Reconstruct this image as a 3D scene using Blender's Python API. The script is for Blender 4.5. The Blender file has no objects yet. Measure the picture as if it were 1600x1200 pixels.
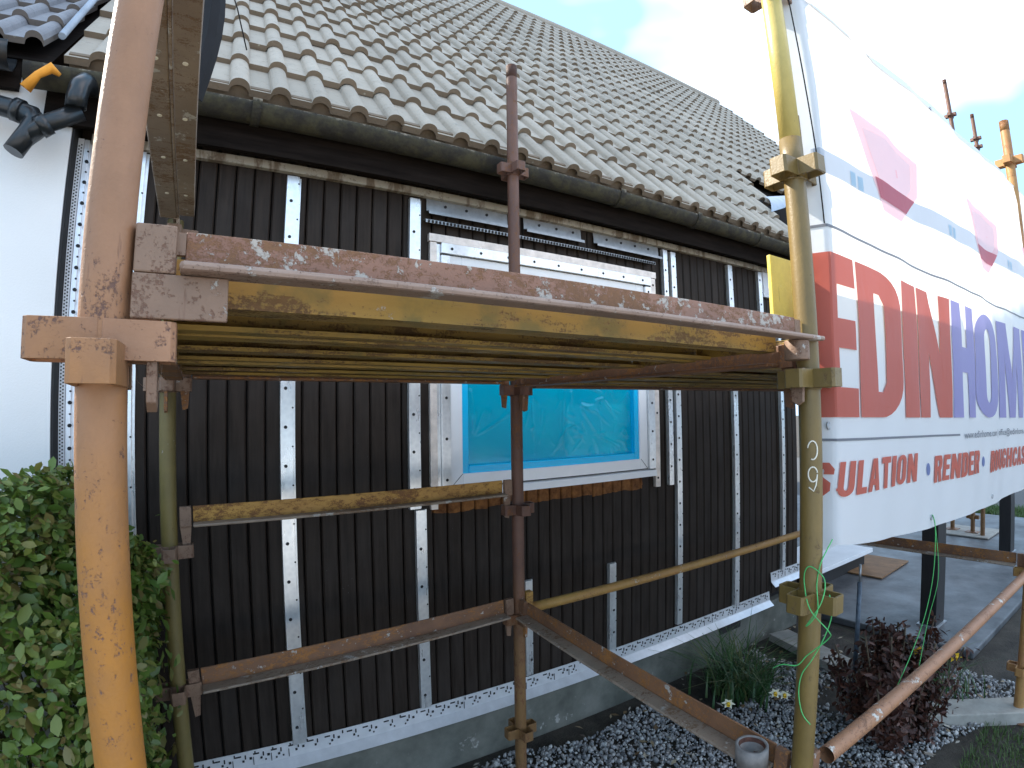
import bpy, bmesh, math, random
import numpy as np
from mathutils import Matrix, Vector
random.seed(7); rng = np.random.default_rng(7)
sc = bpy.context.scene
C = sc.collection
R = math.radians
# ---------------------------------------------------------------- camera: ultra-wide phone lens
YAW, PITCH, ROLL = 0.5507, 0.0511, -0.0137
cam = bpy.data.cameras.new('camera'); cam_o = bpy.data.objects.new('camera', cam); C.objects.link(cam_o); sc.camera = cam_o
cam.type = 'PANO'; cam.panorama_type = 'FISHEYE_LENS_POLYNOMIAL'
cam.fisheye_polynomial_k0 = 0
for i_, k_ in enumerate((0.05268817607507897, 2.971868313582313e-06, -2.763366000440925e-05, 4.410316075488656e-07)):
    setattr(cam, 'fisheye_polynomial_k%d' % (i_+1), -k_)
cam.fisheye_fov = R(170); cam.sensor_width = 36; cam.sensor_fit = 'HORIZONTAL'
cam.clip_start = 0.02; cam.clip_end = 2000
fwd = Vector((math.sin(YAW)*math.cos(PITCH), math.cos(YAW)*math.cos(PITCH), math.sin(PITCH)))
rgt = Vector((math.cos(YAW), -math.sin(YAW), 0)); upv = rgt.cross(fwd)
r2 = rgt*math.cos(ROLL)+upv*math.sin(ROLL); u2 = -rgt*math.sin(ROLL)+upv*math.cos(ROLL)
mw = Matrix((r2, u2, -fwd)).transposed().to_4x4(); mw.translation = (0, 0, 1.6); cam_o.matrix_world = mw
sc.render.engine = 'CYCLES'
sc.render.resolution_x = 1024; sc.render.resolution_y = 768
# ---------------------------------------------------------------- world, sun, exposure
SUN_EL, SUN_AZ = R(37), R(40)            # behind the house, 40 degrees to its left
w = bpy.data.worlds.new('World'); sc.world = w; w.use_nodes = True
nt = w.node_tree; N = nt.nodes; L = nt.links; N.clear()
out = N.new('ShaderNodeOutputWorld'); bg = N.new('ShaderNodeBackground')
sky = N.new('ShaderNodeTexSky'); sky.sky_type = 'NISHITA'; sky.sun_disc = False
sky.sun_elevation = SUN_EL; sky.sun_rotation = -SUN_AZ; sky.air_density = 1.0; sky.dust_density = 1.2; sky.ozone_density = 1.0
tc = N.new('ShaderNodeTexCoord'); mp = N.new('ShaderNodeMapping'); mp.inputs['Scale'].default_value = (1.0, 1.0, 2.2); mp.inputs['Location'].default_value = (0.9, 2.2, 1.4)
nz = N.new('ShaderNodeTexNoise'); nz.inputs['Scale'].default_value = 1.5; nz.inputs['Detail'].default_value = 4; nz.inputs['Roughness'].default_value = 0.5
rp = N.new('ShaderNodeValToRGB'); rp.color_ramp.elements[0].position = 0.46; rp.color_ramp.elements[1].position = 0.72
mx = N.new('ShaderNodeMix'); mx.data_type = 'RGBA'; mx.inputs[7].default_value = (12.2, 11.3, 11.6, 1)
L.new(tc.outputs['Generated'], mp.inputs['Vector']); L.new(mp.outputs[0], nz.inputs['Vector']); L.new(nz.outputs['Fac'], rp.inputs['Fac'])
hz = N.new('ShaderNodeMix'); hz.data_type = 'RGBA'; hz.inputs[0].default_value = 0.8; hz.inputs[7].default_value = (2.3, 4.3, 6.5, 1)   # thin bright high haze
L.new(sky.outputs[0], hz.inputs[6])
L.new(rp.outputs['Color'], mx.inputs[0]); L.new(hz.outputs[2], mx.inputs[6]); L.new(mx.outputs[2], bg.inputs['Color'])
bg.inputs['Strength'].default_value = 0.125; L.new(bg.outputs[0], out.inputs['Surface'])
sd = bpy.data.lights.new('sun', 'SUN'); sd.energy = 5.0; sd.angle = R(0.6); sd.color = (1.0, 0.93, 0.82)
so = bpy.data.objects.new('sun', sd); C.objects.link(so)
to_sun = Vector((-math.sin(SUN_AZ)*math.cos(SUN_EL), math.cos(SUN_AZ)*math.cos(SUN_EL), math.sin(SUN_EL)))
so.rotation_euler = to_sun.to_track_quat('Z', 'Y').to_euler(); so.location = (-4, 6, 9)
sc.view_settings.view_transform = 'Standard'; sc.view_settings.look = 'None'; sc.view_settings.gamma = 1.0
sc.view_settings.use_curve_mapping = False; sc.view_settings.exposure = 1.30

# ================================================================ helpers
def tag(o, label=None, cat=None, group=None, kind=None):
    if label: o['label'] = label
    if cat: o['category'] = cat
    if group: o['group'] = group
    if kind: o['kind'] = kind
    return o
def empty(name, loc, label=None, cat=None, group=None, rz=0):
    o = bpy.data.objects.new(name, None); o.location = loc; o.rotation_euler = (0, 0, rz); o.empty_display_size = 0.1
    C.objects.link(o); return tag(o, label, cat, group)
def link(name, me, mat=None, parent=None, smooth=False):
    if mat is not None and not me.materials:
        for m in (mat if isinstance(mat, (list, tuple)) else [mat]): me.materials.append(m)
    o = bpy.data.objects.new(name, me); C.objects.link(o)
    if parent is not None:
        o.parent = parent
    return o
class MB:
    def __init__(s): s.v = []; s.f = []; s.m = []; s.mi = 0; s.sm = []; s.smooth = False; s.M = None
    def _add(s, vs, fs):
        b = len(s.v)
        if s.M is not None: vs = [tuple(s.M @ Vector(q)) for q in vs]
        s.v += [tuple(q) for q in vs]
        for f in fs: s.f.append(tuple(b+i for i in f)); s.m.append(s.mi); s.sm.append(s.smooth)
    def box(s, a, b):
        (x0, y0, z0), (x1, y1, z1) = a, b
        s._add([(x0,y0,z0),(x1,y0,z0),(x1,y1,z0),(x0,y1,z0),(x0,y0,z1),(x1,y0,z1),(x1,y1,z1),(x0,y1,z1)],
               [(0,3,2,1),(4,5,6,7),(0,1,5,4),(1,2,6,5),(2,3,7,6),(3,0,4,7)]); return s
    def bar(s, p0, p1, wd, th, up=(0,0,1)):            # rectangular bar between two points
        p0 = Vector(p0); p1 = Vector(p1); d = (p1-p0).normalized(); up = Vector(up); sd_ = d.cross(up).normalized(); u = sd_.cross(d).normalized()
        vs = [tuple(p+sd_*wd/2*a+u*th/2*b) for p in (p0, p1) for a, b in ((-1,-1),(1,-1),(1,1),(-1,1))]
        s._add(vs, [(0,1,2,3),(7,6,5,4),(0,4,5,1),(1,5,6,2),(2,6,7,3),(3,7,4,0)]); return s
    def tube(s, pts, r, n=16, caps=True, radii=None, inner=None):
        pts = [Vector(q) for q in pts]; ring = []; vs = []; ref = None
        for i, p in enumerate(pts):
            t = (pts[min(i+1, len(pts)-1)]-pts[max(i-1, 0)]).normalized()
            if ref is None:
                ref = Vector((1,0,0)) if abs(t.x) < 0.9 else Vector((0,1,0))
            a = (ref - t*ref.dot(t)).normalized(); b = t.cross(a); ref = a
            rr = radii[i] if radii else r
            vs += [tuple(p+a*math.cos(k*2*math.pi/n)*rr+b*math.sin(k*2*math.pi/n)*rr) for k in range(n)]
        fs = [(i*n+k, i*n+(k+1)%n, (i+1)*n+(k+1)%n, (i+1)*n+k) for i in range(len(pts)-1) for k in range(n)]
        sm = s.smooth; s.smooth = True; s._add(vs, fs); s.smooth = sm
        if caps:
            b0 = len(s.v)-len(vs)
            s.f.append(tuple(b0+k for k in reversed(range(n)))); s.m.append(s.mi); s.sm.append(False)
            e0 = b0+(len(pts)-1)*n
            s.f.append(tuple(e0+k for k in range(n))); s.m.append(s.mi); s.sm.append(False)
        return s
    def ring_tube(s, p0, p1, r, ri, n=24):              # open pipe with a wall thickness
        p0 = Vector(p0); p1 = Vector(p1); t = (p1-p0).normalized(); a = Vector((1,0,0)); a = (a-t*a.dot(t)).normalized(); b = t.cross(a)
        vs = []
        for p, q in ((p0, r), (p1, r), (p1, ri), (p0, ri)):
            vs += [tuple(p+a*math.cos(k*2*math.pi/n)*q+b*math.sin(k*2*math.pi/n)*q) for k in range(n)]
        fs = [(j*n+k, j*n+(k+1)%n, ((j+1)%4)*n+(k+1)%n, ((j+1)%4)*n+k) for j in range(4) for k in range(n)]
        sm = s.smooth; s.smooth = True; s._add(vs, fs); s.smooth = sm; return s
    def sheet(s, poly, t, axis, a0, a1, n=1):            # polyline (2D) with thickness t, extruded along an axis
        P = [Vector(q) for q in poly]; nn = []
        for i in range(len(P)):
            d = (P[min(i+1, len(P)-1)]-P[max(i-1, 0)]).normalized(); nn.append(Vector((-d.y, d.x)))
        Q = [P[i]+nn[i]*t for i in range(len(P))]
        prof = P+Q[::-1]; return s.prism(prof, axis, a0, a1, n)
    def prism(s, prof, axis, a0, a1, n=1):
        k = len(prof); vs = []
        for i in range(n+1):
            a = a0+(a1-a0)*i/n
            for q in prof:
                vs.append({'x': (a, q[0], q[1]), 'y': (q[0], a, q[1]), 'z': (q[0], q[1], a)}[axis])
        fs = [(i*k+j, i*k+(j+1)%k, (i+1)*k+(j+1)%k, (i+1)*k+j) for i in range(n) for j in range(k)]
        h = k//2
        # caps as quad strips (profile is a folded strip when made by sheet)
        fs.append(tuple(range(k))[::-1]); fs.append(tuple(n*k+j for j in range(k)))
        s._add(vs, fs); return s
    def quad(s, a, b, c, d): s._add([a, b, c, d], [(0,1,2,3)]); return s
    def mesh(s, name, bevel=0, weld=False):
        me = bpy.data.meshes.new(name); me.from_pydata(s.v, [], s.f)
        me.polygons.foreach_set('material_index', s.m); me.polygons.foreach_set('use_smooth', s.sm)
        bm = bmesh.new(); bm.from_mesh(me)
        if bevel:
            es = [e for e in bm.edges if len(e.link_faces) == 2 and e.calc_face_angle(0) > 0.6]
            bmesh.ops.bevel(bm, geom=es, offset=bevel, segments=2, profile=0.5, affect='EDGES', clamp_overlap=True)
        bmesh.ops.recalc_face_normals(bm, faces=bm.faces)
        bm.to_mesh(me); bm.free(); me.update(); return me
    def build(s, name, mat, parent=None, bevel=0):
        return link(name, s.mesh(name, bevel), mat, parent)
def arr_mesh(name, V, F, mat, smooth=False):             # numpy verts, faces of equal size
    me = bpy.data.meshes.new(name); V = np.asarray(V, np.float32); F = np.asarray(F, np.int32); k = F.shape[1]
    me.vertices.add(len(V)); me.vertices.foreach_set('co', V.ravel())
    me.loops.add(F.size); me.loops.foreach_set('vertex_index', F.ravel())
    me.polygons.add(len(F)); me.polygons.foreach_set('loop_start', np.arange(0, F.size, k, dtype=np.int32))
    me.update(calc_edges=True)
    if smooth: me.polygons.foreach_set('use_smooth', np.ones(len(F), bool))
    me.materials.append(mat); return me

# ================================================================ materials
class NT:
    def __init__(s, name):
        s.m = bpy.data.materials.new(name); s.m.use_nodes = True; s.t = s.m.node_tree; s.N = s.t.nodes; s.L = s.t.links
        s.b = s.N['Principled BSDF']; s.out = s.N['Material Output']
        tcn = s.N.new('ShaderNodeTexCoord'); oi = s.N.new('ShaderNodeObjectInfo')
        ad = s.N.new('ShaderNodeVectorMath'); ad.operation = 'MULTIPLY_ADD'
        cb = s.N.new('ShaderNodeCombineXYZ')
        for i in range(3): s.L.new(oi.outputs['Random'], cb.inputs[i])
        ad.inputs[1].default_value = (13.7, 29.3, 7.1); s.L.new(cb.outputs[0], ad.inputs[0]); s.L.new(tcn.outputs['Object'], ad.inputs[2])
        s.co = ad.outputs[0]; s.rand = oi.outputs['Random']
        s.geo = s.N.new('ShaderNodeNewGeometry')
    def noise(s, scale, detail=4, rough=0.55, stretch=(1,1,1), co=None):
        n = s.N.new('ShaderNodeTexNoise'); n.inputs['Scale'].default_value = scale; n.inputs['Detail'].default_value = detail; n.inputs['Roughness'].default_value = rough
        if stretch != (1,1,1):
            m = s.N.new('ShaderNodeMapping'); m.inputs['Scale'].default_value = stretch; s.L.new(co or s.co, m.inputs[0]); s.L.new(m.outputs[0], n.inputs[0])
        else: s.L.new(co or s.co, n.inputs[0])
        return n.outputs['Fac']
    def voro(s, scale, co=None, feature='F1'):
        n = s.N.new('ShaderNodeTexVoronoi'); n.inputs['Scale'].default_value = scale; n.feature = feature; s.L.new(co or s.co, n.inputs[0]); return n.outputs['Distance']
    def ramp(s, fac, a, b, inv=False):
        n = s.N.new('ShaderNodeMapRange'); n.inputs['From Min'].default_value = a; n.inputs['From Max'].default_value = b
        if inv: n.inputs['To Min'].default_value = 1; n.inputs['To Max'].default_value = 0
        s.L.new(fac, n.inputs['Value']); return n.outputs[0]
    def mix(s, fac, a, b):
        n = s.N.new('ShaderNodeMix'); n.data_type = 'RGBA'
        for sock, v in ((n.inputs[0], fac), (n.inputs[6], a), (n.inputs[7], b)):
            if isinstance(v, (int, float)): sock.default_value = v
            elif isinstance(v, (tuple, list)): sock.default_value = (*v[:3], 1)
            else: s.L.new(v, sock)
        return n.outputs[2]
    def math(s, op, a, b=None, c=None):
        n = s.N.new('ShaderNodeMath'); n.operation = op
        for i, v in enumerate((a, b, c)):
            if v is None: continue
            if isinstance(v, (int, float)): n.inputs[i].default_value = v
            else: s.L.new(v, n.inputs[i])
        return n.outputs[0]
    def xyz(s, vec=None):
        n = s.N.new('ShaderNodeSeparateXYZ'); s.L.new(vec or s.geo.outputs['Position'], n.inputs[0]); return n.outputs
    def set(s, color=None, rough=None, metal=None, **kw):
        for k, v in (('Base Color', color), ('Roughness', rough), ('Metallic', metal), *kw.items()):
            if v is None: continue
            if isinstance(v, (int, float)): s.b.inputs[k].default_value = v
            elif isinstance(v, (tuple, list)): s.b.inputs[k].default_value = (*v[:3], 1)
            else: s.L.new(v, s.b.inputs[k])
        return s
    def bump(s, h, strength=0.3, dist=0.004):
        n = s.N.new('ShaderNodeBump'); n.inputs['Strength'].default_value = strength; n.inputs['Distance'].default_value = dist
        s.L.new(h, n.inputs['Height']); s.L.new(n.outputs[0], s.b.inputs['Normal']); return s
def plain(name, col, rough=0.6, metal=0, var=0.25, scale=14, bump=0.15, dist=0.002, stretch=(1,1,1)):
    t = NT(name); n = t.noise(scale, 5, 0.6, stretch)
    d = tuple(c*(1-var) for c in col); l = tuple(min(1, c*(1+var)) for c in col)
    t.set(t.mix(t.ramp(n, 0.3, 0.7), d, l), rough, metal)
    t.bump(t.noise(scale*4, 4, 0.6, stretch), bump, dist); return t.m
def steel_paint(name, c1, c2, rust, amount=0.5, splash=0.0, spl_col=(0.5,0.47,0.43), fine=60, rough=0.55, zgrad=None, moss=None, sps=15, st=(1,1,1)):
    """old painted scaffold steel: two paint tones, rust chips, mortar splashes"""
    t = NT(name)
    base = t.mix(t.ramp(t.noise(5, 4, 0.6), 0.35, 0.65), c1, c2)
    if zgrad:
        z = t.xyz()[2]; zz = t.math('ADD', z, t.math('MULTIPLY', t.math('SUBTRACT', t.noise(4, 3), 0.5), 0.5))
        base = t.mix(t.ramp(zz, zgrad[0], zgrad[1]), zgrad[2], base)
    if moss: base = t.mix(t.math('MULTIPLY', t.ramp(t.noise(11, 5, 0.65), 0.5, 0.66), 0.7), base, moss)
    big = t.noise(9, 6, 0.7, st); small = t.noise(fine, 5, 0.7, st)
    f = t.math('ADD', t.math('ADD', t.math('MULTIPLY', big, 0.50), t.math('MULTIPLY', small, 0.45)), t.math('MULTIPLY', t.noise(fine*4, 3, 0.6), 0.28))
    th = 0.80-amount*0.34
    rf = t.ramp(f, th, th+0.055)
    scr = t.ramp(t.noise(fine*0.9, 3, 0.7, (1, 1, 0.12) if st[0] == 1 else (0.1, 1, 1)), 0.66, 0.72); rf = t.math('MAXIMUM', rf, t.math('MULTIPLY', scr, 0.55))
    rcol = t.mix(t.noise(fine*1.5, 3), tuple(c*0.45 for c in rust), tuple(min(1, c*1.3) for c in rust))
    col = t.mix(rf, base, rcol)
    streak = t.ramp(t.noise(26, 6, 0.72, st), 0.3, 0.75); col = t.mix(t.math('MULTIPLY', streak, 0.45), col, tuple(c*0.5 for c in c1))
    h = t.math('MULTIPLY', t.noise(fine*2.5, 4), 0.4)
    h = t.math('SUBTRACT', h, t.math('MULTIPLY', rf, 0.5))
    if splash:
        sp = t.math('MULTIPLY', t.ramp(t.noise(sps, 6, 0.72), 0.70-splash*0.3, 0.735-splash*0.3), t.ramp(t.noise(120, 3), 0.28, 0.42))
        col = t.mix(sp, col, t.mix(t.noise(80, 3), tuple(c*0.7 for c in spl_col), spl_col)); h = t.math('ADD', h, t.math('MULTIPLY', sp, 1.2))
    t.set(col, t.math('MULTIPLY_ADD', rf, 0.25, rough)); t.bump(h, 0.55, 0.0025); return t.m

M = {}
M['orange_post'] = steel_paint('orange_post', (0.36,0.185,0.10), (0.30,0.15,0.075), (0.14,0.075,0.06), 0.36, 0.05, zgrad=(1.40, 1.68, (0.385,0.155,0.018)), fine=85, st=(1,1,0.62))  # pinkish upper tone: lens flare veil put into the paint colour
M['olive_post'] = steel_paint('olive_post', (0.195,0.128,0.036), (0.150,0.10,0.029), (0.12,0.07,0.03), 0.30, 0.10, fine=70, rough=0.42, st=(1,1,0.62))
M['bright_yellow'] = steel_paint('bright_yellow', (0.56,0.44,0.13), (0.50,0.385,0.11), (0.2,0.13,0.05), 0.16, 0.04, fine=70, rough=0.4, st=(1,1,0.62))  # separate upper tube's own brighter yellow paint
M['yellow_olive'] = steel_paint('yellow_olive', (0.20,0.15,0.045), (0.155,0.12,0.04), (0.14,0.07,0.03), 0.25, 0.12, fine=70, st=(1,1,0.62))
M['rust_post'] = steel_paint('rust_post', (0.16,0.072,0.045), (0.105,0.05,0.035), (0.20,0.085,0.035), 0.5, 0.10, (0.42,0.38,0.33), fine=80, zgrad=(0.55, 0.95, (0.22,0.115,0.038)), st=(1,1,0.62))
M['orange_yellow'] = steel_paint('orange_yellow', (0.40,0.22,0.065), (0.34,0.15,0.06), (0.22,0.09,0.04), 0.35, 0.10)
M['ledger_pink'] = steel_paint('ledger_pink', (0.30,0.15,0.095), (0.235,0.11,0.068), (0.22,0.105,0.045), 0.58, 0.52, (0.50,0.44,0.38), fine=130, sps=38, st=(0.6,1,1))
M['ledger_lip'] = steel_paint('ledger_lip', (0.34,0.24,0.19), (0.29,0.19,0.14), (0.19,0.11,0.07), 0.35, 0.34, (0.52,0.48,0.44), fine=110)
M['fitting'] = steel_paint('fitting', (0.255,0.155,0.10), (0.20,0.12,0.078), (0.17,0.085,0.055), 0.4, 0.2, fine=80)
M['deck'] = steel_paint('deck', (0.36,0.22,0.04), (0.28,0.17,0.035), (0.13,0.07,0.03), 0.5, 0.05, fine=60, moss=(0.10,0.10,0.03), st=(0.22,1,1))
M['yellow_angle'] = steel_paint('yellow_angle', (0.48,0.26,0.05), (0.40,0.20,0.045), (0.17,0.07,0.028), 0.60, 0.05, fine=110, st=(0.5,1,1))
M['rust_angle'] = steel_paint('rust_angle', (0.25,0.12,0.06), (0.13,0.066,0.04), (0.40,0.17,0.045), 0.52, 0.30, fine=120, sps=30, st=(0.5,1,1))
M['dusty_angle'] = steel_paint('dusty_angle', (0.32,0.25,0.19), (0.22,0.165,0.125), (0.20,0.11,0.055), 0.5, 0.34, fine=100, st=(0.5,1,1))
M['rail_orange'] = steel_paint('rail_orange', (0.37,0.18,0.09), (0.31,0.145,0.07), (0.20,0.10,0.06), 0.38, 0.33, (0.62,0.58,0.52), fine=70)
M['rail_ochre'] = steel_paint('rail_ochre', (0.42,0.24,0.06), (0.37,0.185,0.055), (0.20,0.10,0.05), 0.35, 0.22, (0.5,0.46,0.4), fine=90)
M['toe_yellow'] = steel_paint('toe_yellow', (0.72,0.55,0.08), (0.66,0.50,0.08), (0.3,0.2,0.06), 0.15, 0.05)
M['grey_pipe'] = plain('grey_pipe', (0.19,0.175,0.165), 0.6, 0.0, 0.3, 30, 0.4)
M['rust_inside'] = plain('rust_inside', (0.09,0.035,0.022), 0.85, 0, 0.4, 60, 0.5)
# dark stained cladding, with the bare strip the old sill left
t = NT('dark_board'); px = t.xyz()
grain = t.noise(9, 6, 0.65, (6, 6, 0.5)); dust = t.noise(3.2, 5, 0.6)
col = t.mix(t.ramp(grain, 0.3, 0.7), (0.0175,0.0122,0.0095), (0.039,0.0285,0.0225))
col = t.mix(t.math('MULTIPLY', t.ramp(dust, 0.45, 0.75), 0.30), col, (0.062,0.053,0.048))
M['concrete'] = plain('bounce_concrete', (0.40,0.38,0.35), 0.85, 0, 0.15, 3, 0.3)  # for the bounce ground added behind the camera
lo = t.math('GREATER_THAN', t.math('ADD', px[2], t.math('MULTIPLY', t.math('SUBTRACT', t.noise(7, 4), 0.5), 0.05)), 1.168)
band = t.math('MULTIPLY', t.math('MULTIPLY', lo, t.math('LESS_THAN', px[2], 1.262)), t.math('MULTIPLY', t.math('GREATER_THAN', px[0], 0.90), t.math('LESS_THAN', t.math('ADD', px[0], t.math('MULTIPLY', t.noise(9, 4), 0.1)), 2.19)))
bare = t.mix(t.ramp(t.noise(22, 5, 0.7), 0.35, 0.65), (0.10,0.036,0.012), (0.27,0.115,0.035))
specks = t.ramp(t.voro(46), 0.045, 0.03); specks = t.math('MULTIPLY', specks, t.math('GREATER_THAN', t.noise(5, 2), 0.62))
col = t.mix(band, col, bare); col = t.mix(t.math('MULTIPLY', specks, 0.5), col, (0.35,0.34,0.32))
t.set(col, t.math('MULTIPLY_ADD', grain, 0.25, 0.42)); t.b.inputs['Specular IOR Level'].default_value = 0.14; t.bump(grain, 0.35, 0.002); M['board'] = t.m
M['backing'] = plain('backing', (0.010,0.009,0.009), 0.9)
t = NT('galvanised'); n = t.voro(55); t.set(t.mix(n, (0.74,0.75,0.76), (0.88,0.89,0.89)), t.math('MULTIPLY_ADD', t.noise(9, 4, 0.6, (3, 3, 0.6)), 0.35, 0.14), 0.72); t.bump(t.noise(25, 3), 0.06, 0.002); M['galv'] = t.m
M['hole'] = plain('hole', (0.012,0.012,0.014), 0.7)
M['white_track'] = plain('white_track', (0.80,0.81,0.84), 0.3, 0.45, 0.08, 20, 0.15)
M['foil'] = plain('foil', (0.74,0.66,0.60), 0.35, 0.35, 0.2, 18, 0.6, 0.004)
M['upvc'] = plain('upvc', (0.85,0.855,0.87), 0.28, 0, 0.03, 8, 0.02)
M['seal'] = plain('seal', (0.015,0.015,0.016), 0.7)
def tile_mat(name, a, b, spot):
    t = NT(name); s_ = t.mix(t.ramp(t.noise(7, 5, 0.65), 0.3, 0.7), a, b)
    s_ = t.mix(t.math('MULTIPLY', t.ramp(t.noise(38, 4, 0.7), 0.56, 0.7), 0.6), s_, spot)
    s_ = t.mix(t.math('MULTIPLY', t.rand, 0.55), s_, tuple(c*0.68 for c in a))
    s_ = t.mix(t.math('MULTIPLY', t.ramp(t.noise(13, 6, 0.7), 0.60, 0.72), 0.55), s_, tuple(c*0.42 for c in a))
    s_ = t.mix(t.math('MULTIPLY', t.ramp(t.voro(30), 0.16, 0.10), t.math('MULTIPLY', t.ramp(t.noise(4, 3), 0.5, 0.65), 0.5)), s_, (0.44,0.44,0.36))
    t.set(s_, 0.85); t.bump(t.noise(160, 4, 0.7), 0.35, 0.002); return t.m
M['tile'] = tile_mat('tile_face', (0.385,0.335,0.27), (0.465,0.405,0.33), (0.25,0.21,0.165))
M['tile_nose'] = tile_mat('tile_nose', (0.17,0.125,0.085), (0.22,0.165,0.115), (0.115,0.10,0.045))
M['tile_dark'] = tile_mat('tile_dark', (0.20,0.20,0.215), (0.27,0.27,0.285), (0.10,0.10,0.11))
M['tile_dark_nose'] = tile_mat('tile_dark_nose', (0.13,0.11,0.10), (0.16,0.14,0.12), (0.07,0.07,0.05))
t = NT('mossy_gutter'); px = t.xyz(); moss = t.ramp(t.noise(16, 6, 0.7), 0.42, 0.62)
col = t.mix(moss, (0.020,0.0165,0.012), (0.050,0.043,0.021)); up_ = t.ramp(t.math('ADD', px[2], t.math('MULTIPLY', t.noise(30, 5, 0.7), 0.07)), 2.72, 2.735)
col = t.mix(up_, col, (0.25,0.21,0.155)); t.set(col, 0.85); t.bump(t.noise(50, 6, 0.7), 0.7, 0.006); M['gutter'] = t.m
M['fascia'] = plain('fascia', (0.014,0.0105,0.009), 0.95, 0, 0.4, 9, 0.2, 0.002, (0.5, 5, 5))
M['fascia'].node_tree.nodes['Principled BSDF'].inputs['Specular IOR Level'].default_value = 0.08
M['black_plastic'] = plain('black_plastic', (0.018,0.021,0.024), 0.28, 0, 0.2, 12, 0.05)
M['lead'] = plain('lead', (0.34,0.40,0.48), 0.45, 0.1, 0.15, 9, 0.2)
M['orange_cloth'] = plain('orange_cloth', (0.75,0.30,0.03), 0.8, 0, 0.2, 20, 0.4)
t = NT('timber_strip'); tn = t.noise(5, 4, 0.6, (4, 1, 1)); col = t.mix(t.ramp(tn, 0.40, 0.5), (0.19,0.145,0.105), (0.42,0.385,0.33)); col = t.mix(t.math('MULTIPLY', t.ramp(t.noise(45, 4, 0.7), 0.55, 0.65), 0.6), col, (0.10,0.07,0.05)); t.set(col, 0.8); t.bump(t.noise(60, 4, 0.6, (0.4, 3, 3)), 0.5, 0.003); M['timber'] = t.m
t = NT('white_render'); t.set(t.mix(t.ramp(t.noise(2.2, 4), 0.35, 0.7), (0.77,0.755,0.735), (0.81,0.80,0.785)), 0.8); t.bump(t.noise(180, 4, 0.7), 0.3, 0.003); M['render'] = t.m
t = NT('plinth_concrete'); px = t.xyz(); col = t.mix(t.ramp(t.noise(4.5, 6, 0.65), 0.35, 0.68), (0.085,0.09,0.075), (0.19,0.19,0.165)); col = t.mix(t.math('MULTIPLY', t.ramp(t.noise(8, 6, 0.72), 0.62, 0.66), t.ramp(px[2], 0.20, 0.02)), col, (0.42,0.41,0.38)); t.set(col, 0.85); t.bump(t.noise(35, 6, 0.7), 0.6, 0.006); M['plinth'] = t.m
t = NT('ground_soil'); col = t.mix(t.ramp(t.noise(6, 6, 0.7), 0.35, 0.65), (0.022,0.017,0.012), (0.065,0.055,0.042)); t.set(col, 0.95); t.bump(t.noise(45, 6, 0.75), 0.9, 0.02); M['soil'] = t.m
t = NT('slate_paving'); col = t.mix(t.ramp(t.noise(2.5, 7, 0.7), 0.35, 0.68), (0.025,0.027,0.031), (0.125,0.13,0.138)); t.set(col, t.math('MULTIPLY_ADD', t.noise(3, 4), 0.5, 0.25)); t.bump(t.noise(18, 5, 0.65), 0.35, 0.004); M['slate'] = t.m
t = NT('asphalt'); t.set(t.mix(t.noise(60, 3), (0.045,0.045,0.047), (0.085,0.084,0.082)), 0.85); t.bump(t.noise(200, 3), 0.4, 0.004); M['asphalt'] = t.m
M['kerb'] = plain('kerb_concrete', (0.32,0.30,0.265), 0.85, 0, 0.2, 12, 0.5, 0.004)
def island_mat(name, cols, rough=0.7, trans=0.0, spec=0.5):
    t = NT(name); r_ = t.N.new('ShaderNodeValToRGB'); e = r_.color_ramp.elements
    e[0].color = (*cols[0], 1); e[0].position = 0; e[1].color = (*cols[-1], 1); e[1].position = 1
    for i, c in enumerate(cols[1:-1]): q = e.new((i+1)/(len(cols)-1)); q.color = (*c, 1)
    t.L.new(t.geo.outputs['Random Per Island'], r_.inputs[0]); t.set(r_.outputs[0], rough); t.b.inputs['Specular IOR Level'].default_value = spec
    if trans:
        tr = t.N.new('ShaderNodeBsdfTranslucent'); t.L.new(r_.outputs[0], tr.inputs[0]); ms = t.N.new('ShaderNodeMixShader'); ms.inputs[0].default_value = trans
        t.L.new(t.b.outputs[0], ms.inputs[1]); t.L.new(tr.outputs[0], ms.inputs[2]); t.L.new(ms.outputs[0], t.out.inputs[0])
    return t.m
M['stone'] = island_mat('gravel_stone', [(0.08,0.08,0.088),(0.23,0.23,0.235),(0.38,0.375,0.375),(0.15,0.15,0.155),(0.54,0.535,0.52),(0.23,0.215,0.205)], 0.7)
M['leaf'] = island_mat('hedge_leaf', [(0.038,0.080,0.012),(0.090,0.155,0.022),(0.14,0.21,0.032),(0.060,0.115,0.022),(0.20,0.23,0.045),(0.17,0.125,0.045),(0.11,0.18,0.028)], 0.42, 0.25, 0.5)
M['grass'] = island_mat('grass_blade', [(0.045,0.10,0.02),(0.075,0.14,0.03),(0.10,0.155,0.04)], 0.6, 0.2)
M['daff_leaf'] = island_mat('daffodil_leaf', [(0.028,0.075,0.022),(0.05,0.115,0.035),(0.075,0.15,0.05),(0.20,0.19,0.08)], 0.45, 0.2)
M['red_leaf'] = island_mat('red_leaf', [(0.035,0.012,0.009),(0.062,0.019,0.012),(0.09,0.032,0.018),(0.04,0.016,0.011)], 0.5, 0.15)
M['litter'] = island_mat('dry_leaf', [(0.10,0.06,0.03),(0.20,0.13,0.06),(0.30,0.24,0.15),(0.45,0.42,0.36),(0.07,0.045,0.03)], 0.85)
M['petal_w'] = plain('petal_white', (0.80,0.78,0.62), 0.6, 0, 0.05)
M['petal_y'] = plain('petal_yellow', (0.75,0.48,0.03), 0.6, 0, 0.1)
M['twig'] = plain('twig', (0.10,0.072,0.045), 0.85, 0, 0.35, 30, 0.4)
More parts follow.
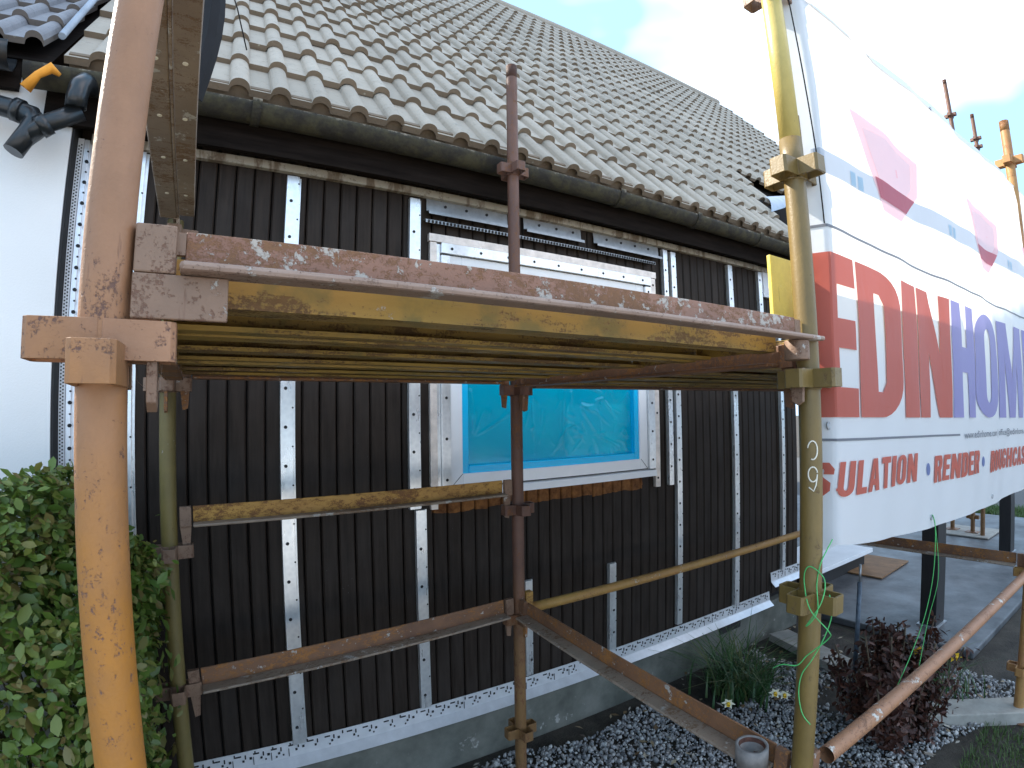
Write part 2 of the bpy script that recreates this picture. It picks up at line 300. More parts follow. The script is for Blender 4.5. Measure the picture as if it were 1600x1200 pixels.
M['black_timber'] = plain('black_timber', (0.013,0.012,0.013), 0.55, 0, 0.3, 10, 0.2, 0.002, (4, 4, 0.5))
M['brown_sheet'] = plain('brown_sheet', (0.235,0.125,0.055), 0.75, 0, 0.25, 9, 0.2)
M['white_board'] = plain('white_board', (0.76,0.77,0.80), 0.5, 0, 0.06, 6, 0.05)
M['twine'] = plain('green_twine', (0.07,0.42,0.12), 0.6, 0, 0.15, 90, 0.2)
M['chalk'] = plain('chalk', (0.72,0.68,0.58), 0.9, 0, 0.1)
M['blue_rod'] = plain('blue_rod', (0.10,0.13,0.17), 0.5, 0.2, 0.3, 30, 0.3)
M['rubber'] = plain('rubber', (0.008,0.0085,0.011), 0.9, 0, 0.2)
def vinyl(name, col, tr=0.42, rough=0.45):
    t = NT(name); t.set(t.mix(t.ramp(t.noise(1.6, 4), 0.3, 0.7), tuple(c*0.965 for c in col), col), rough)
    tl = t.N.new('ShaderNodeBsdfTranslucent'); tl.inputs[0].default_value = (*col, 1); ms = t.N.new('ShaderNodeMixShader'); ms.inputs[0].default_value = tr
    t.L.new(t.b.outputs[0], ms.inputs[1]); t.L.new(tl.outputs[0], ms.inputs[2]); t.L.new(ms.outputs[0], t.out.inputs[0])
    t.bump(t.noise(3.5, 4, 0.6), 0.25, 0.02); return t.m
M['vinyl'] = vinyl('banner_vinyl', (0.82,0.835,0.86))
M['vinyl_hem'] = vinyl('banner_hem', (0.60,0.615,0.64), 0.03)
M['ink_red'] = vinyl('ink_red', (0.53,0.125,0.085)); M['ink_violet'] = vinyl('ink_violet', (0.31,0.285,0.54)); M['ink_grey'] = vinyl('ink_grey', (0.20,0.21,0.24))
M['ink_slate'] = vinyl('ink_slate', (0.52,0.56,0.62)); M['ink_pink'] = vinyl('ink_pink', (0.86,0.56,0.59)); M['ink_pale'] = vinyl('ink_pale', (0.86,0.72,0.74)); M['ink_rose'] = vinyl('ink_rose', (0.55,0.12,0.16)); M['ink_blue'] = vinyl('ink_blue', (0.16,0.21,0.42)); M['ink_sky'] = vinyl('ink_sky', (0.40,0.56,0.68))
# blue protective film
t = NT('blue_film'); wr = t.noise(9, 6, 0.7, (1.5, 1, 0.7)); col = t.mix(t.ramp(t.noise(3, 3), 0.35, 0.7), (0.0,0.60,0.92), (0.0,0.72,1.0))
t.set(col, 0.11); t.b.inputs['Specular IOR Level'].default_value = 0.6; t.bump(wr, 0.25, 0.01)
tp = t.N.new('ShaderNodeBsdfTransparent'); tp.inputs[0].default_value = (0.25,0.93,1.0,1); ms = t.N.new('ShaderNodeMixShader'); ms.inputs[0].default_value = 0.48
t.L.new(t.b.outputs[0], ms.inputs[1]); t.L.new(tp.outputs[0], ms.inputs[2]); t.L.new(ms.outputs[0], t.out.inputs[0]); M['film'] = t.m
t = NT('film_edge'); t.set((0.0,0.50,0.86), 0.25); t.bump(t.noise(40, 4), 0.35, 0.006); M['film_edge'] = t.m
M['crease'] = plain('film_crease', (0.62,0.86,0.94), 0.15, 0, 0.05)
t = NT('glass'); g = t.N.new('ShaderNodeBsdfGlossy'); g.inputs['Roughness'].default_value = 0.02; tp = t.N.new('ShaderNodeBsdfTransparent'); tp.inputs[0].default_value = (0.9,0.93,0.93,1); ms = t.N.new('ShaderNodeMixShader'); ms.inputs[0].default_value = 0.9
t.L.new(g.outputs[0], ms.inputs[1]); t.L.new(tp.outputs[0], ms.inputs[2]); t.L.new(ms.outputs[0], t.out.inputs[0]); M['glass'] = t.m
M['reflection_panel'] = plain('reflection_panel', (0.75,0.72,0.66), 0.9, 0, 0.05)
M['room'] = plain('room', (0.30,0.28,0.25), 0.9, 0, 0.1)
M['galv_dull'] = plain('galv_dull', (0.36,0.38,0.40), 0.45, 0.7, 0.15, 30, 0.1)
#@@SETTING
# ================================================================ setting
def put(o, parent):                                      # parent a world-space mesh to an Empty (or a world-space mesh)
    o.parent = parent
    if parent.type == 'EMPTY': o.matrix_parent_inverse = Matrix.Translation(-Vector(parent.location))
    return o
def B(mb, name, mat, parent=None, bevel=0):
    o = mb.build(name, mat, None, bevel)
    return put(o, parent) if parent is not None else o
s = MB()
NG = 40
g = MB(); g.quad((-60,-40,0),(90,-40,0),(90,90,0),(-60,90,0)); tag(B(g, 'ground', M['soil']), kind='structure')
g = MB(); g.quad((9.2,-40,0.004),(16,-40,0.004),(16,60,0.004),(9.2,60,0.004)); tag(B(g, 'road', M['asphalt']), kind='structure')
g = MB(); g.box((3.93,1.0,0.0),(9.0,6.0,0.05)); tag(B(g, 'patio_slab', M['slate'], bevel=0.01), kind='structure')
g = MB(); g.quad((-4,-8,0.004),(3.3,-8,0.004),(3.05,0.68,0.004),(-4,0.25,0.004)); tag(B(g, 'lawn', M['soil']), kind='structure')
g = MB(); g.quad((-14,-14,0.008),(9.0,-14,0.008),(9.0,-1.0,0.008),(-14,-1.0,0.008)); tag(B(g, 'bounce_ground', M['concrete']), kind='structure')  # unseen pale ground added behind the camera to bounce light under the deck
# ---- grass (stuff)
def blades(n, gen, hmin, hmax, wd, lean, mat, name, seg=2):
    P = gen(n); h = rng.uniform(hmin, hmax, n); a = rng.uniform(0, 2*np.pi, n); dx = np.cos(a); dy = np.sin(a); ln = rng.uniform(0.1, 1, n)*lean*h
    wx = -dy*wd/2; wy = dx*wd/2
    rows = []
    for k in range(seg+1):
        f = k/seg; wf = 1-f*0.92
        cx = P[:,0]+dx*ln*f*f; cy = P[:,1]+dy*ln*f*f; cz = P[:,2]+h*f*(1-0.25*f*lean)
        rows.append(np.stack([cx-wx*wf, cy-wy*wf, cz], 1)); rows.append(np.stack([cx+wx*wf, cy+wy*wf, cz], 1))
    V = np.stack(rows, 1).reshape(-1, 3); m = 2*(seg+1); base = (np.arange(n)*m)[:, None]
    F = np.concatenate([base+np.array([2*k, 2*k+1, 2*k+3, 2*k+2]) for k in range(seg)], 0)
    return arr_mesh(name, V, F, mat)
def lawn_pts(n):
    x = rng.uniform(1.6, 3.2, n); y = rng.uniform(-0.3, 0.72, n); return np.stack([x, y*1.0-0.02*(3.2-x), np.zeros(n)+0.002], 1)
o = link('grass', blades(9000, lawn_pts, 0.02, 0.055, 0.004, 0.9, M['grass'], 'grass')); tag(o, 'short green lawn grass in front of the concrete edging', 'grass', kind='stuff')
def verge_pts(n):
    return np.stack([rng.uniform(7.6, 9.1, n), rng.uniform(0.6, 2.6, n)+0.4*rng.standard_normal(n), np.full(n, 0.0)], 1)
o = link('verge_grass', blades(5000, lambda n: np.stack([rng.uniform(9.05, 9.9, n), rng.uniform(0.8, 4.2, n), np.zeros(n)+0.005], 1), 0.05, 0.14, 0.012, 0.9, M['grass'], 'verge_grass')); tag(o, 'patch of long green grass growing beyond the dark paving', 'grass', kind='stuff')
# ---- gravel (stuff): thousands of small angular chips
def gravel(n, name, xr, yr, keep, smin=0.0045, smax=0.0125):
    ico = bmesh.new(); bmesh.ops.create_icosphere(ico, subdivisions=1, radius=1); bv = np.array([v.co[:] for v in ico.verts]); bf = np.array([[v.index for v in f.verts] for f in ico.faces]); ico.free()
    x = rng.uniform(*xr, n*2); y = rng.uniform(*yr, n*2); k = keep(x, y); x = x[k][:n]; y = y[k][:n]; n = len(x)
    sz = smin+(smax-smin)*rng.uniform(0, 1, n)**1.6+0.006*(rng.uniform(0, 1, n) > 0.985); q = rng.normal(size=(n, 3, 3)); Q, _ = np.linalg.qr(q)
    sc3 = rng.uniform(0.55, 1.15, (n, 1, 3))
    V = bv[None]*(1+0.22*rng.standard_normal((n, len(bv), 1)))*sc3
    V = np.einsum('nij,nkj->nki', Q, V)*sz[:, None, None]
    V[:, :, 0] += x[:, None]; V[:, :, 1] += y[:, None]; V[:, :, 2] += (0.004+rng.uniform(0, 0.016, n)+0.006*np.sin(x*5)*np.cos(y*6))[:, None]
    F = (bf[None]+(np.arange(n)*len(bv))[:, None, None]).reshape(-1, 3)
    return link(name, arr_mesh(name, V.reshape(-1, 3), F, M['stone']))
def keep_main(x, y):
    wall = y < 2.02+0.04*np.sin(x*7)+0.05*np.sin(x*2.3)
    bare = ((x-2.55)/0.38)**2+((y-1.86)/0.18)**2 > 1
    bare2 = ((x-2.95)/0.30)**2+((y-1.30)/0.30)**2 > rng.uniform(0.2, 1.2, len(x))
    edge = y > 0.72+0.10*np.sin(x*3)
    return wall & bare & bare2 & edge & (x < 3.72) & ~((x > 3.12+0.06*np.sin(y*9)) & (y > 1.05))
tag(gravel(21000, 'gravel', (0.15, 3.75), (0.66, 2.06), keep_main), 'loose grey and white stone chips spread beside the concrete plinth', 'gravel', kind='stuff')
def litter(n):
    x = rng.uniform(0.2, 3.7, n); y = rng.uniform(0.75, 2.1, n); a = rng.uniform(0, 6.28, n); L_ = rng.uniform(0.010, 0.030, n); z = 0.020+rng.uniform(0, 0.01, n)
    c, s_ = np.cos(a), np.sin(a); W_ = L_*rng.uniform(0.25, 0.5, n)
    V = np.stack([np.stack([x-c*L_, y-s_*L_, z], 1), np.stack([x-s_*W_, y+c*W_, z+0.004], 1), np.stack([x+c*L_, y+s_*L_, z+0.006*rng.uniform(0, 1, n)], 1), np.stack([x+s_*W_, y-c*W_, z+0.003], 1)], 1).reshape(-1, 3)
    return arr_mesh('leaf_litter', V, np.arange(4*n).reshape(-1, 4), M['litter'])
tag(link('leaf_litter', litter(420)), 'fallen dry leaves and offcuts scattered over gravel and soil', 'leaf litter', kind='stuff')
# ---- edgings and planks
g = MB(); g.bar((2.98,0.99,0.03),(3.62,0.37,0.03),0.16,0.07); tag(B(g, 'edging_slab', M['kerb'], bevel=0.006), 'pale concrete edging slab between gravel and lawn', 'edging')
g = MB(); g.bar((3.34,2.03,0.05),(3.20,1.52,0.05),0.17,0.05); tag(B(g, 'garden_plank', M['kerb'], bevel=0.004), 'short pale plank lying on the gravel by the dark corner', 'plank')

# ================================================================ the house
HX0, HX1, WY = -0.44, 3.75, 2.13
KS = 1.13                                                # eave set out from the wall
def ks(x, y, z): return (x*KS, y*KS, 1.6+(z-1.6)*KS)
EY, EZ, PIT = 1.75*KS, 1.6+1.0*KS, R(50)                          # eave line of the tiles, pitch
RX0, RX1, RS = -0.43*KS, 7.35*KS, 5.2*KS
house = empty('house', (1.65, 2.6, 0), 'house clad in dark vertical boards under a grey tiled roof', 'house')
g = MB(); g.box((HX0,WY+0.032,0.26),(0.95,WY+0.2,2.72)); g.box((2.24,WY+0.032,0.26),(HX1,WY+0.2,2.72)); g.box((0.95,WY+0.032,0.26),(2.24,WY+0.2,1.23)); g.box((0.95,WY+0.032,2.31),(2.24,WY+0.2,2.72))
g.box((HX1-0.2,WY+0.2,0.1),(HX1,8.9,2.72)); g.box((HX0,WY+0.2,0.1),(HX0+0.2,8.9,2.72)); g.box((HX0,8.9,0.0),(HX1,9.1,2.72))
wall = B(g, 'wall', M['backing'], house)
g = MB(); g.box((HX0,WY-0.012,-0.1),(HX1-0.02,WY+0.2,0.252)); B(g, 'plinth', M['plinth'], house, bevel=0.006)
g = MB(); g.box((2.80,WY-0.016,0.17),(3.02,WY-0.011,0.226)); B(g, 'vent_slot', M['seal'], house)
# boards
PB = 0.0675; x = -0.44; k = 0
while x < HX1-0.01:
    x1 = min(x+PB, HX1)-0.0045
    inwin = x1 > 0.93 and x < 2.22
    def brd(z0, z1):
        g = MB(); d = random.uniform(0, 0.0035)
        a, b_ = x+0.0005, x1
        prof = [(a, WY+0.03), (a, WY+d+0.006), (a+0.005, WY+d), (b_-0.005, WY+d), (b_, WY+d+0.006), (b_, WY+0.03)]
        g.prism(prof, 'z', z0, z1); B(g, 'board', M['board'], house)
    if inwin: brd(0.30, 1.262); brd(2.29, 2.70)
    else: brd(0.30, 2.70)
    x += PB; k += 1
# eave: timber strip, soffit, fascia, gutter
g = MB(); g.box((-0.40,WY-0.032,2.535),(HX1-0.05,WY-0.004,2.568)); B(g, 'eave_timber', M['timber'], house, bevel=0.002)
g = MB(); g.box((HX0,1.798*KS,2.711),(HX1,WY+0.03,2.726)); B(g, 'soffit', M['fascia'], house)
g = MB(); g.box((RX0-0.05,1.775*KS,1.6+0.838*KS),(3.62*KS,1.797*KS,1.6+1.01*KS)); B(g, 'fascia', M['fascia'], house)
gp = [(KS*(1.722+0.048*math.cos(a)), 1.6+KS*(0.962+0.052*math.sin(a))) for a in np.linspace(math.pi, 2*math.pi, 13)]
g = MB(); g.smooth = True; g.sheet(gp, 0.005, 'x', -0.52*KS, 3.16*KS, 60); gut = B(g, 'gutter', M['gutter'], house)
for gx in (0.12, 1.05, 1.62, 2.14, 2.68):
    g = MB(); g.sheet([(KS*(1.722+0.053*math.cos(a)), 1.6+KS*(0.962+0.057*math.sin(a))) for a in np.linspace(math.pi*0.95, 2.02*math.pi, 13)], 0.003, 'x', gx*KS-0.016, gx*KS+0.016); B(g, 'gutter_bracket', M['gutter'], gut)
# ---- roof
nrm = Vector((0, -math.sin(PIT), math.cos(PIT))); slo = Vector((0, math.cos(PIT), math.sin(PIT)))
def roof_pt(x, s_, h=0.0): return Vector((x, EY, EZ)) + slo*s_ + nrm*h
ridge = roof_pt(0, RS)
g = MB()
a, b_, c, d = roof_pt(RX0+0.02, -0.02, -0.03), roof_pt(RX1-0.05, -0.02, -0.03), roof_pt(RX1-0.05, RS, -0.03), roof_pt(RX0+0.02, RS, -0.03)
g.quad(a, b_, c, d)
by = 2*ridge.y-EY
g.quad(tuple(c), tuple(d), (RX0+0.02, by, EZ-0.03), (RX1-0.05, by, EZ-0.03))
for xx in (RX0+0.03, RX1-0.06): g._add([(xx, EY+0.1, EZ), (xx, by-0.1, EZ), (xx, ridge.y, ridge.z-0.1)], [(0,1,2)])
roof = B(g, 'roof', M['fascia'], house)
def tile_mesh(name, wd, ln, rolls, mats, rh=0.026, th=0.017):
    # profile across: pan, roll, pan, roll (flat pans with half-round rolls)
    p = wd/rolls; pr = []
    for r_ in range(rolls):
        x0 = r_*p
        pr += [(x0, 0.0), (x0+p*0.50, 0.0)]
        for a_ in 0.5-0.5*np.cos(np.linspace(0.18, 0.82, 8)*math.pi): pr.append((x0+p*(0.50+0.49*a_), rh*math.sqrt(max(0, 1-(2*a_-1)**2))))
    pr.append((wd, 0.0)); k = len(pr); g = MB()
    V = [(q[0], 0, q[1]+th) for q in pr]+[(q[0], ln, q[1]+th) for q in pr]+[(q[0], 0, q[1]) for q in pr]
    F = [(j, j+1, k+j+1, k+j) for j in range(k-1)]; g._add(V, F)
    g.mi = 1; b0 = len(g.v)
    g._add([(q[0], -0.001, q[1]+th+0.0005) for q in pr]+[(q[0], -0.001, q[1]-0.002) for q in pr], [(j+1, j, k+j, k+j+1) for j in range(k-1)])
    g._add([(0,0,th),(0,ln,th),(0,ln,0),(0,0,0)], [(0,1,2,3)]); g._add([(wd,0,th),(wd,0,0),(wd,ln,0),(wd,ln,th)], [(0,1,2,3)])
    me = bpy.data.meshes.new(name); me.from_pydata(g.v, [], g.f); me.polygons.foreach_set('material_index', g.m); me.polygons.foreach_set('use_smooth', g.sm); me.update()
    for m in mats: me.materials.append(m)
    return me
def lay_tiles(parent, me, origin, xdir, sdir, ndir, cols, rows, wd, gauge, tilt, skip=None, near=None, limit=300):
    base = Matrix((xdir, sdir, ndir)).transposed().to_4x4(); lst = []
    for r_ in range(rows):
        for c_ in range(cols):
            if skip and skip(c_*wd, r_*gauge): continue
            P = Vector(origin)+xdir*(c_*wd+random.uniform(-0.002, 0.002))+sdir*(r_*gauge+random.gauss(0, 0.004))+ndir*(0.020+random.uniform(-0.002, 0.004))
            m = Matrix.Translation(P) @ base @ Matrix.Rotation(-tilt+random.uniform(-0.010, 0.010), 4, 'X') @ Matrix.Rotation(random.gauss(0, 0.007), 4, 'Z')
            lst.append(((P-Vector(near)).length if near else 0, m))
    lst.sort(key=lambda q: q[0])
    for d_, m in lst[:limit]:
        o = bpy.data.objects.new('roof_tile', me); C.objects.link(o); o.parent = parent; o.matrix_local = m
    if len(lst) > limit:
        bv = np.array([v.co[:] for v in me.vertices]); vs = []; fs = []; mi = []; sm = []
        for i, (d_, m) in enumerate(lst[limit:]):
            A = np.array(m); vs.append(bv @ A[:3, :3].T + A[:3, 3])
        vs = np.concatenate(vs); nb = len(bv)
        far = bpy.data.meshes.new('roof_tiles'); F0 = [tuple(p.vertices) for p in me.polygons]
        far.from_pydata(vs.tolist(), [], [tuple(i*nb+j for j in f) for i in range(len(lst)-limit) for f in F0])
        far.polygons.foreach_set('material_index', [p.material_index for p in me.polygons]*(len(lst)-limit)); far.polygons.foreach_set('use_smooth', [p.use_smooth for p in me.polygons]*(len(lst)-limit)); far.update()
        for m in me.materials: far.materials.append(m)
        o = bpy.data.objects.new('roof_tiles', far); C.objects.link(o); o.parent = parent; o['kind'] = 'stuff'
TW, TG = 0.262*KS, 0.267*KS
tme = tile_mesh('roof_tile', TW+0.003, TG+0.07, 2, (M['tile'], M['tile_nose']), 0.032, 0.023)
ncol = int((RX1-RX0)/TW); nrow = int(RS/TG)
def valley(xo, s_): return (RX0+xo+TW*0.5 > (3.16+0.50*s_/KS)*KS) and (RX0+xo < (5.6-0.5*s_/KS)*KS) and s_ < 0.95*KS
lay_tiles(roof, tme, roof_pt(RX0, -0.005), Vector((1,0,0)), slo, nrm, ncol, nrow, TW, TG, 0.075, valley, (0.9, 0.3, 1.6))
g = MB(); g.tube([roof_pt(RX0-0.02, RS-0.03, 0.02), roof_pt(RX1-0.25, RS-0.03, 0.02)], 0.075, 14); B(g, 'ridge_cap', M['tile'], roof)
g = MB(); g.M = None
a_, b_, c_, d_ = roof_pt(RX0+0.01, 0.012, -0.03), roof_pt(3.5, 0.012, -0.03), roof_pt(3.5, 0.012, 0.046), roof_pt(RX0+0.01, 0.012, 0.046)
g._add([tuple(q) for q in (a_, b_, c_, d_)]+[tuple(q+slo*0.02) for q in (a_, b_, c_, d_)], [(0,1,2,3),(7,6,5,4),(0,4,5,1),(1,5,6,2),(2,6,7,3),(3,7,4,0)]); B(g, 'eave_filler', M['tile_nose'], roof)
# ---- porch: small gable roof whose left slope meets the main roof in a valley
pr_ = B(MB().prism([(q[0]*KS, 1.6+(q[1]-1.6)*KS) for q in ((3.42,2.60),(5.05,3.52),(6.7,2.60),(6.6,2.56),(5.05,3.40),(3.52,2.56))], 'y', 1.22, 3.2), 'porch_roof', M['fascia'], house)
pa = math.atan2(0.92, 1.63); px_ = Vector((0,-1,0)); ps_ = Vector((math.cos(pa), 0, math.sin(pa))); pn_ = Vector((-math.sin(pa), 0, math.cos(pa)))
lay_tiles(pr_, tme, Vector(ks(3.40, 2.55, 2.60)), px_, ps_, pn_, 5, 6, TW, TG, 0.075, lambda a_, b_: 2.88-a_ > 1.98+0.75*b_+0.40)
# lead saddle and dark lining of the valley
lp = []
g = MB(); nn_ = 8
for i in range(nn_+1):
    f = i/nn_
    a_ = roof_pt((3.36-0.22*f)*KS, (0.56-0.28*f)*KS, 0.075+0.03*math.sin(f*math.pi)); c_ = roof_pt((4.02-0.50*f)*KS, (0.85-0.38*f)*KS, 0.085+0.03*math.sin(f*math.pi))
    lp.append((a_, c_))
vs = [q for pr in lp for q in pr]; g.smooth = True; g._add([tuple(q) for q in vs], [(2*i, 2*i+1, 2*i+3, 2*i+2) for i in range(nn_)])
B(g, 'lead_flashing', M['lead'], roof)
# ---- metal battens fixed over the boards
def batten(xa, xb, z0, z1, mat='galv', holes=0.17, side=0.33, name='metal_batten', th=0.024):
    g = MB(); yb = WY-0.001
    # top-hat profile: raised face with a narrow return flange on the right
    prof = [(xa, yb), (xa, yb-th), (xb-0.010, yb-th), (xb-0.010, yb-th*0.35), (xb, yb-th*0.35), (xb, yb)]
    g.prism(prof, 'z', z0, z1); o = B(g, name, M[mat], house, bevel=0.0012)
    if holes:
        h = MB(); z = z0+0.06+random.uniform(0, 0.05); xc = xa+(xb-xa)*side
        while z < z1-0.03:
            h.tube([(xc, yb-th+0.004, z), (xc, yb-th-0.0015, z)], 0.0065, 10)
            h.tube([(xb-0.012, yb-th+0.004, z+holes*0.5), (xb-0.012, yb-th-0.001, z+holes*0.5)], 0.0035, 8)
            z += holes
        B(h, 'screw_holes', M['hole'], o)['kind'] = 'stuff'
    return o
batten(-0.262, -0.208, 0.33, 2.53)
batten(0.284, 0.341, 0.318, 2.524, holes=0.145)
batten(0.795, 0.851, 1.20, 2.520, holes=0.155); batten(0.820, 0.873, 0.332, 1.195, holes=0.16)
batten(2.330, 2.376, 1.170, 2.524, holes=0.125); batten(2.396, 2.447, 0.345, 2.520, holes=0.125)
batten(2.943, 2.999, 0.318, 2.525, holes=0.125); batten(3.498, 3.545, 0.45, 2.53, holes=0.125)
batten(3.285, 3.337, 2.21, 2.53); batten(3.345, 3.45, 2.36, 2.535, 'white_board', 0)
batten(1.872, 1.927, 0.334, 0.800, holes=0.12, side=0.5); batten(1.352, 1.401, 0.342, 0.806, holes=0.16, side=0.6)
# corner: mesh bead and white stop profile
batten(-0.421, -0.395, 0.30, 2.545, 'white_track', 0.075, 0.5, 'corner_profile')
g = MB(); g.box((-0.441,WY-0.030,0.30),(-0.4225,WY-0.001,2.545)); cb = B(g, 'corner_bead', M['white_board'], house)
h = MB()
for i in range(190):
    for q in (0, 1): h.box((-0.438+q*0.0075, WY-0.0312, 0.34+i*0.0115+q*0.0055), (-0.4335+q*0.0075, WY-0.0295, 0.345+i*0.0115+q*0.0055))
B(h, 'bead_perforation', M['hole'], cb)['kind'] = 'stuff'
# starter track along the base
def track(x0, x1, z0, z1, seed, name='starter_track'):
    rr = random.Random(seed); g = MB(); y0 = WY-0.004
    g.sheet([(y0-0.004, z1), (y0-0.010, z0+0.03), (y0-0.045, z0)], 0.003, 'x', x0, x1); o = B(g, name, M['white_track'], house)
    h = MB(); x = x0+0.03
    def mark(xc, zc, hw, hh):
        f = (zc-(z0+0.03))/(z1-z0-0.03); yy = y0-0.010+0.006*f-0.0024
        h.box((xc-hw, yy-0.0012, zc-hh), (xc+hw, yy+0.001, zc+hh))
    while x < x1-0.03:
        mark(x, z1-0.014, 0.011, 0.0025); mark(x+0.026, z1-0.020, 0.0025, 0.008); mark(x+0.018, z1-0.034, 0.004, 0.004)
        if rr.random() < 0.8: mark(x+0.045, z1-0.028, 0.0045, 0.0045)
        if rr.random() < 0.6: mark(x+0.034, z1-0.044, 0.003, 0.003)
        if rr.random() < 0.35: mark(x+0.055, z1-0.040, 0.0012, 0.016)
        if rr.random() < 0.5: mark(x+0.062, z1-0.010, 0.0025, 0.006)
        if rr.random() < 0.5: mark(x+0.008, z1-0.046, 0.003, 0.003)
        x += rr.choice((0.066, 0.075, 0.09))
    B(h, 'track_slots', M['hole'], o)['kind'] = 'stuff'
track(-0.10, 3.36, 0.238, 0.328, 1); track(3.375, 3.77, 0.362, 0.455, 2)
# ---- brackets under the eave timber and perforated strip
for xa, xb in ((0.876, 1.288), (1.380, 1.732), (1.818, 2.305)):
    g = MB(); yb = WY-0.002
    g.sheet([(yb-0.006, 2.534), (yb-0.010, 2.478), (yb-0.038, 2.470), (yb-0.040, 2.456)], 0.0025, 'x', xa, xb); o = B(g, 'eave_bracket', M['galv_dull'], house)
    h = MB(); x = xa+0.09
    while x < xb-0.03: h.tube([(x, yb-0.004, 2.51), (x, yb-0.0125, 2.51)], 0.0065, 10); x += 0.105
    B(h, 'screw_holes', M['hole'], o)['kind'] = 'stuff'
g = MB(); yb = WY-0.001; g.sheet([(yb, 2.437), (yb-0.030, 2.433), (yb-0.031, 2.418)], 0.002, 'x', 0.865, 2.255); o = B(g, 'perforated_strip', M['galv_dull'], house)
h = MB(); x = 0.875
while x < 2.25: h.box((x, yb-0.0345, 2.419), (x+0.009, yb-0.0305, 2.430)); x += 0.0175
B(h, 'strip_slots', M['hole'], o)['kind'] = 'stuff'
# ---- window
WX0, WX1, WZ0, WZ1 = 0.985, 2.170, 1.272, 2.290
win = B(MB().box((WX0+0.01,WY+0.16,WZ0),(WX1-0.01,WY+0.17,WZ1)), 'window', M['backing'], house)
win_back = win
def ringframe(x0, x1, z0, z1, wd, y0, y1, name, mat, parent, bevel=0.003):
    g = MB(); g.box((x0,y0,z0),(x0+wd,y1,z1)); g.box((x1-wd,y0,z0),(x1,y1,z1)); g.box((x0+wd,y0,z0),(x1-wd,y1,z0+wd)); g.box((x0+wd,y0,z1-wd),(x1-wd,y1,z1)); return B(g, name, mat, parent, bevel)
ringframe(WX0, WX1, WZ0, WZ1, 0.060, WY-0.012, WY+0.06, 'frame', M['upvc'], win)
ringframe(WX0+0.057, WX1-0.055, WZ0+0.058, WZ1-0.058, 0.036, WY-0.004, WY+0.05, 'sash', M['film_edge'], win, 0.004)
g = MB(); g.box((WX0+0.09,WY+0.030,WZ0+0.09),(WX1-0.088,WY+0.034,WZ1-0.09)); B(g, 'pane', M['glass'], win)
# protective film, slack and creased
nx, nz_ = 190, 150; fx0, fx1, fz0, fz1 = WX0+0.088, WX1-0.086, WZ0+0.088, WZ1-0.088
gx_, gz_ = np.meshgrid(np.linspace(fx0, fx1, nx+1), np.linspace(fz0, fz1, nz_+1)); hgt_ = np.zeros_like(gx_)
rs = np.random.default_rng(21)
segs = [((1.14,1.50),(1.325,1.60),0.0045,0.0042), ((1.26,1.575),(1.345,1.628),0.0035,0.0035), ((1.10,1.70),(1.12,1.58),0.004,0.004), ((1.12,1.60),(1.112,1.515),0.006,0.005), ((1.185,1.615),(1.19,1.57),0.003,0.003), ((1.198,1.612),(1.206,1.58),0.003,0.003), ((1.43,1.72),(1.445,1.40),0.005,0.004), ((1.40,1.70),(1.37,1.56),0.004,0.004), ((1.62,1.70),(1.61,1.42),0.007,0.004), ((1.74,1.60),(1.84,1.47),0.006,0.005), ((1.84,1.47),(1.99,1.41),0.006,0.004), ((1.80,1.62),(1.92,1.52),0.005,0.004), ((1.88,1.66),(1.98,1.55),0.006,0.005)]
for i in range(120):
    if rs.random() < 0.55: x_, z_ = rs.uniform(1.62, 2.06), rs.uniform(1.37, 1.74)
    else: x_, z_ = rs.choice([rs.uniform(fx0, fx0+0.10), rs.uniform(1.36, 1.60), rs.uniform(fx0, fx1)]), rs.uniform(fz0, fz1)
    a_ = rs.normal(-0.9, 0.7) if x_ > 1.6 else rs.normal(1.35, 0.5); l_ = rs.uniform(0.02, 0.11)
    segs.append(((x_, z_), (x_+l_*math.cos(a_), z_+l_*math.sin(a_)), rs.uniform(0.003, 0.009), rs.uniform(0.0012, 0.0042)))
for (A_, B_, w_, h_) in segs:
    ax_, az_ = A_; dx_, dz_ = B_[0]-ax_, B_[1]-az_; L2 = dx_*dx_+dz_*dz_; tt = np.clip(((gx_-ax_)*dx_+(gz_-az_)*dz_)/L2, 0, 1)
    dd = np.hypot(gx_-ax_-tt*dx_, gz_-az_-tt*dz_); hgt_ += h_*np.exp(-(dd/w_)**2)*np.sin(np.clip(tt, 0.03, 0.97)*math.pi)**0.5
hgt_ = np.minimum(hgt_, 0.010)+0.003*np.sin(gx_*9+gz_*5)*np.sin(gz_*7)
V = np.stack([gx_, WY+0.022-hgt_, gz_], -1).reshape(-1, 3)
F = [(j*(nx+1)+i, j*(nx+1)+i+1, (j+1)*(nx+1)+i+1, (j+1)*(nx+1)+i) for j in range(nz_) for i in range(nx)]
put(link('protective_film', arr_mesh('protective_film', V, F, M['film'], True)), win)
g = MB(); g.sheet([(fx0+0.60+i*0.011, WY+0.062+0.009*math.sin(i*1.15)) for i in range(36)], 0.003, 'z', WZ0+0.06, WZ0+0.36); B(g, 'reflection_panel', M['reflection_panel'], win)  # pale folded sheet added as a stand-in for a bright window reflection
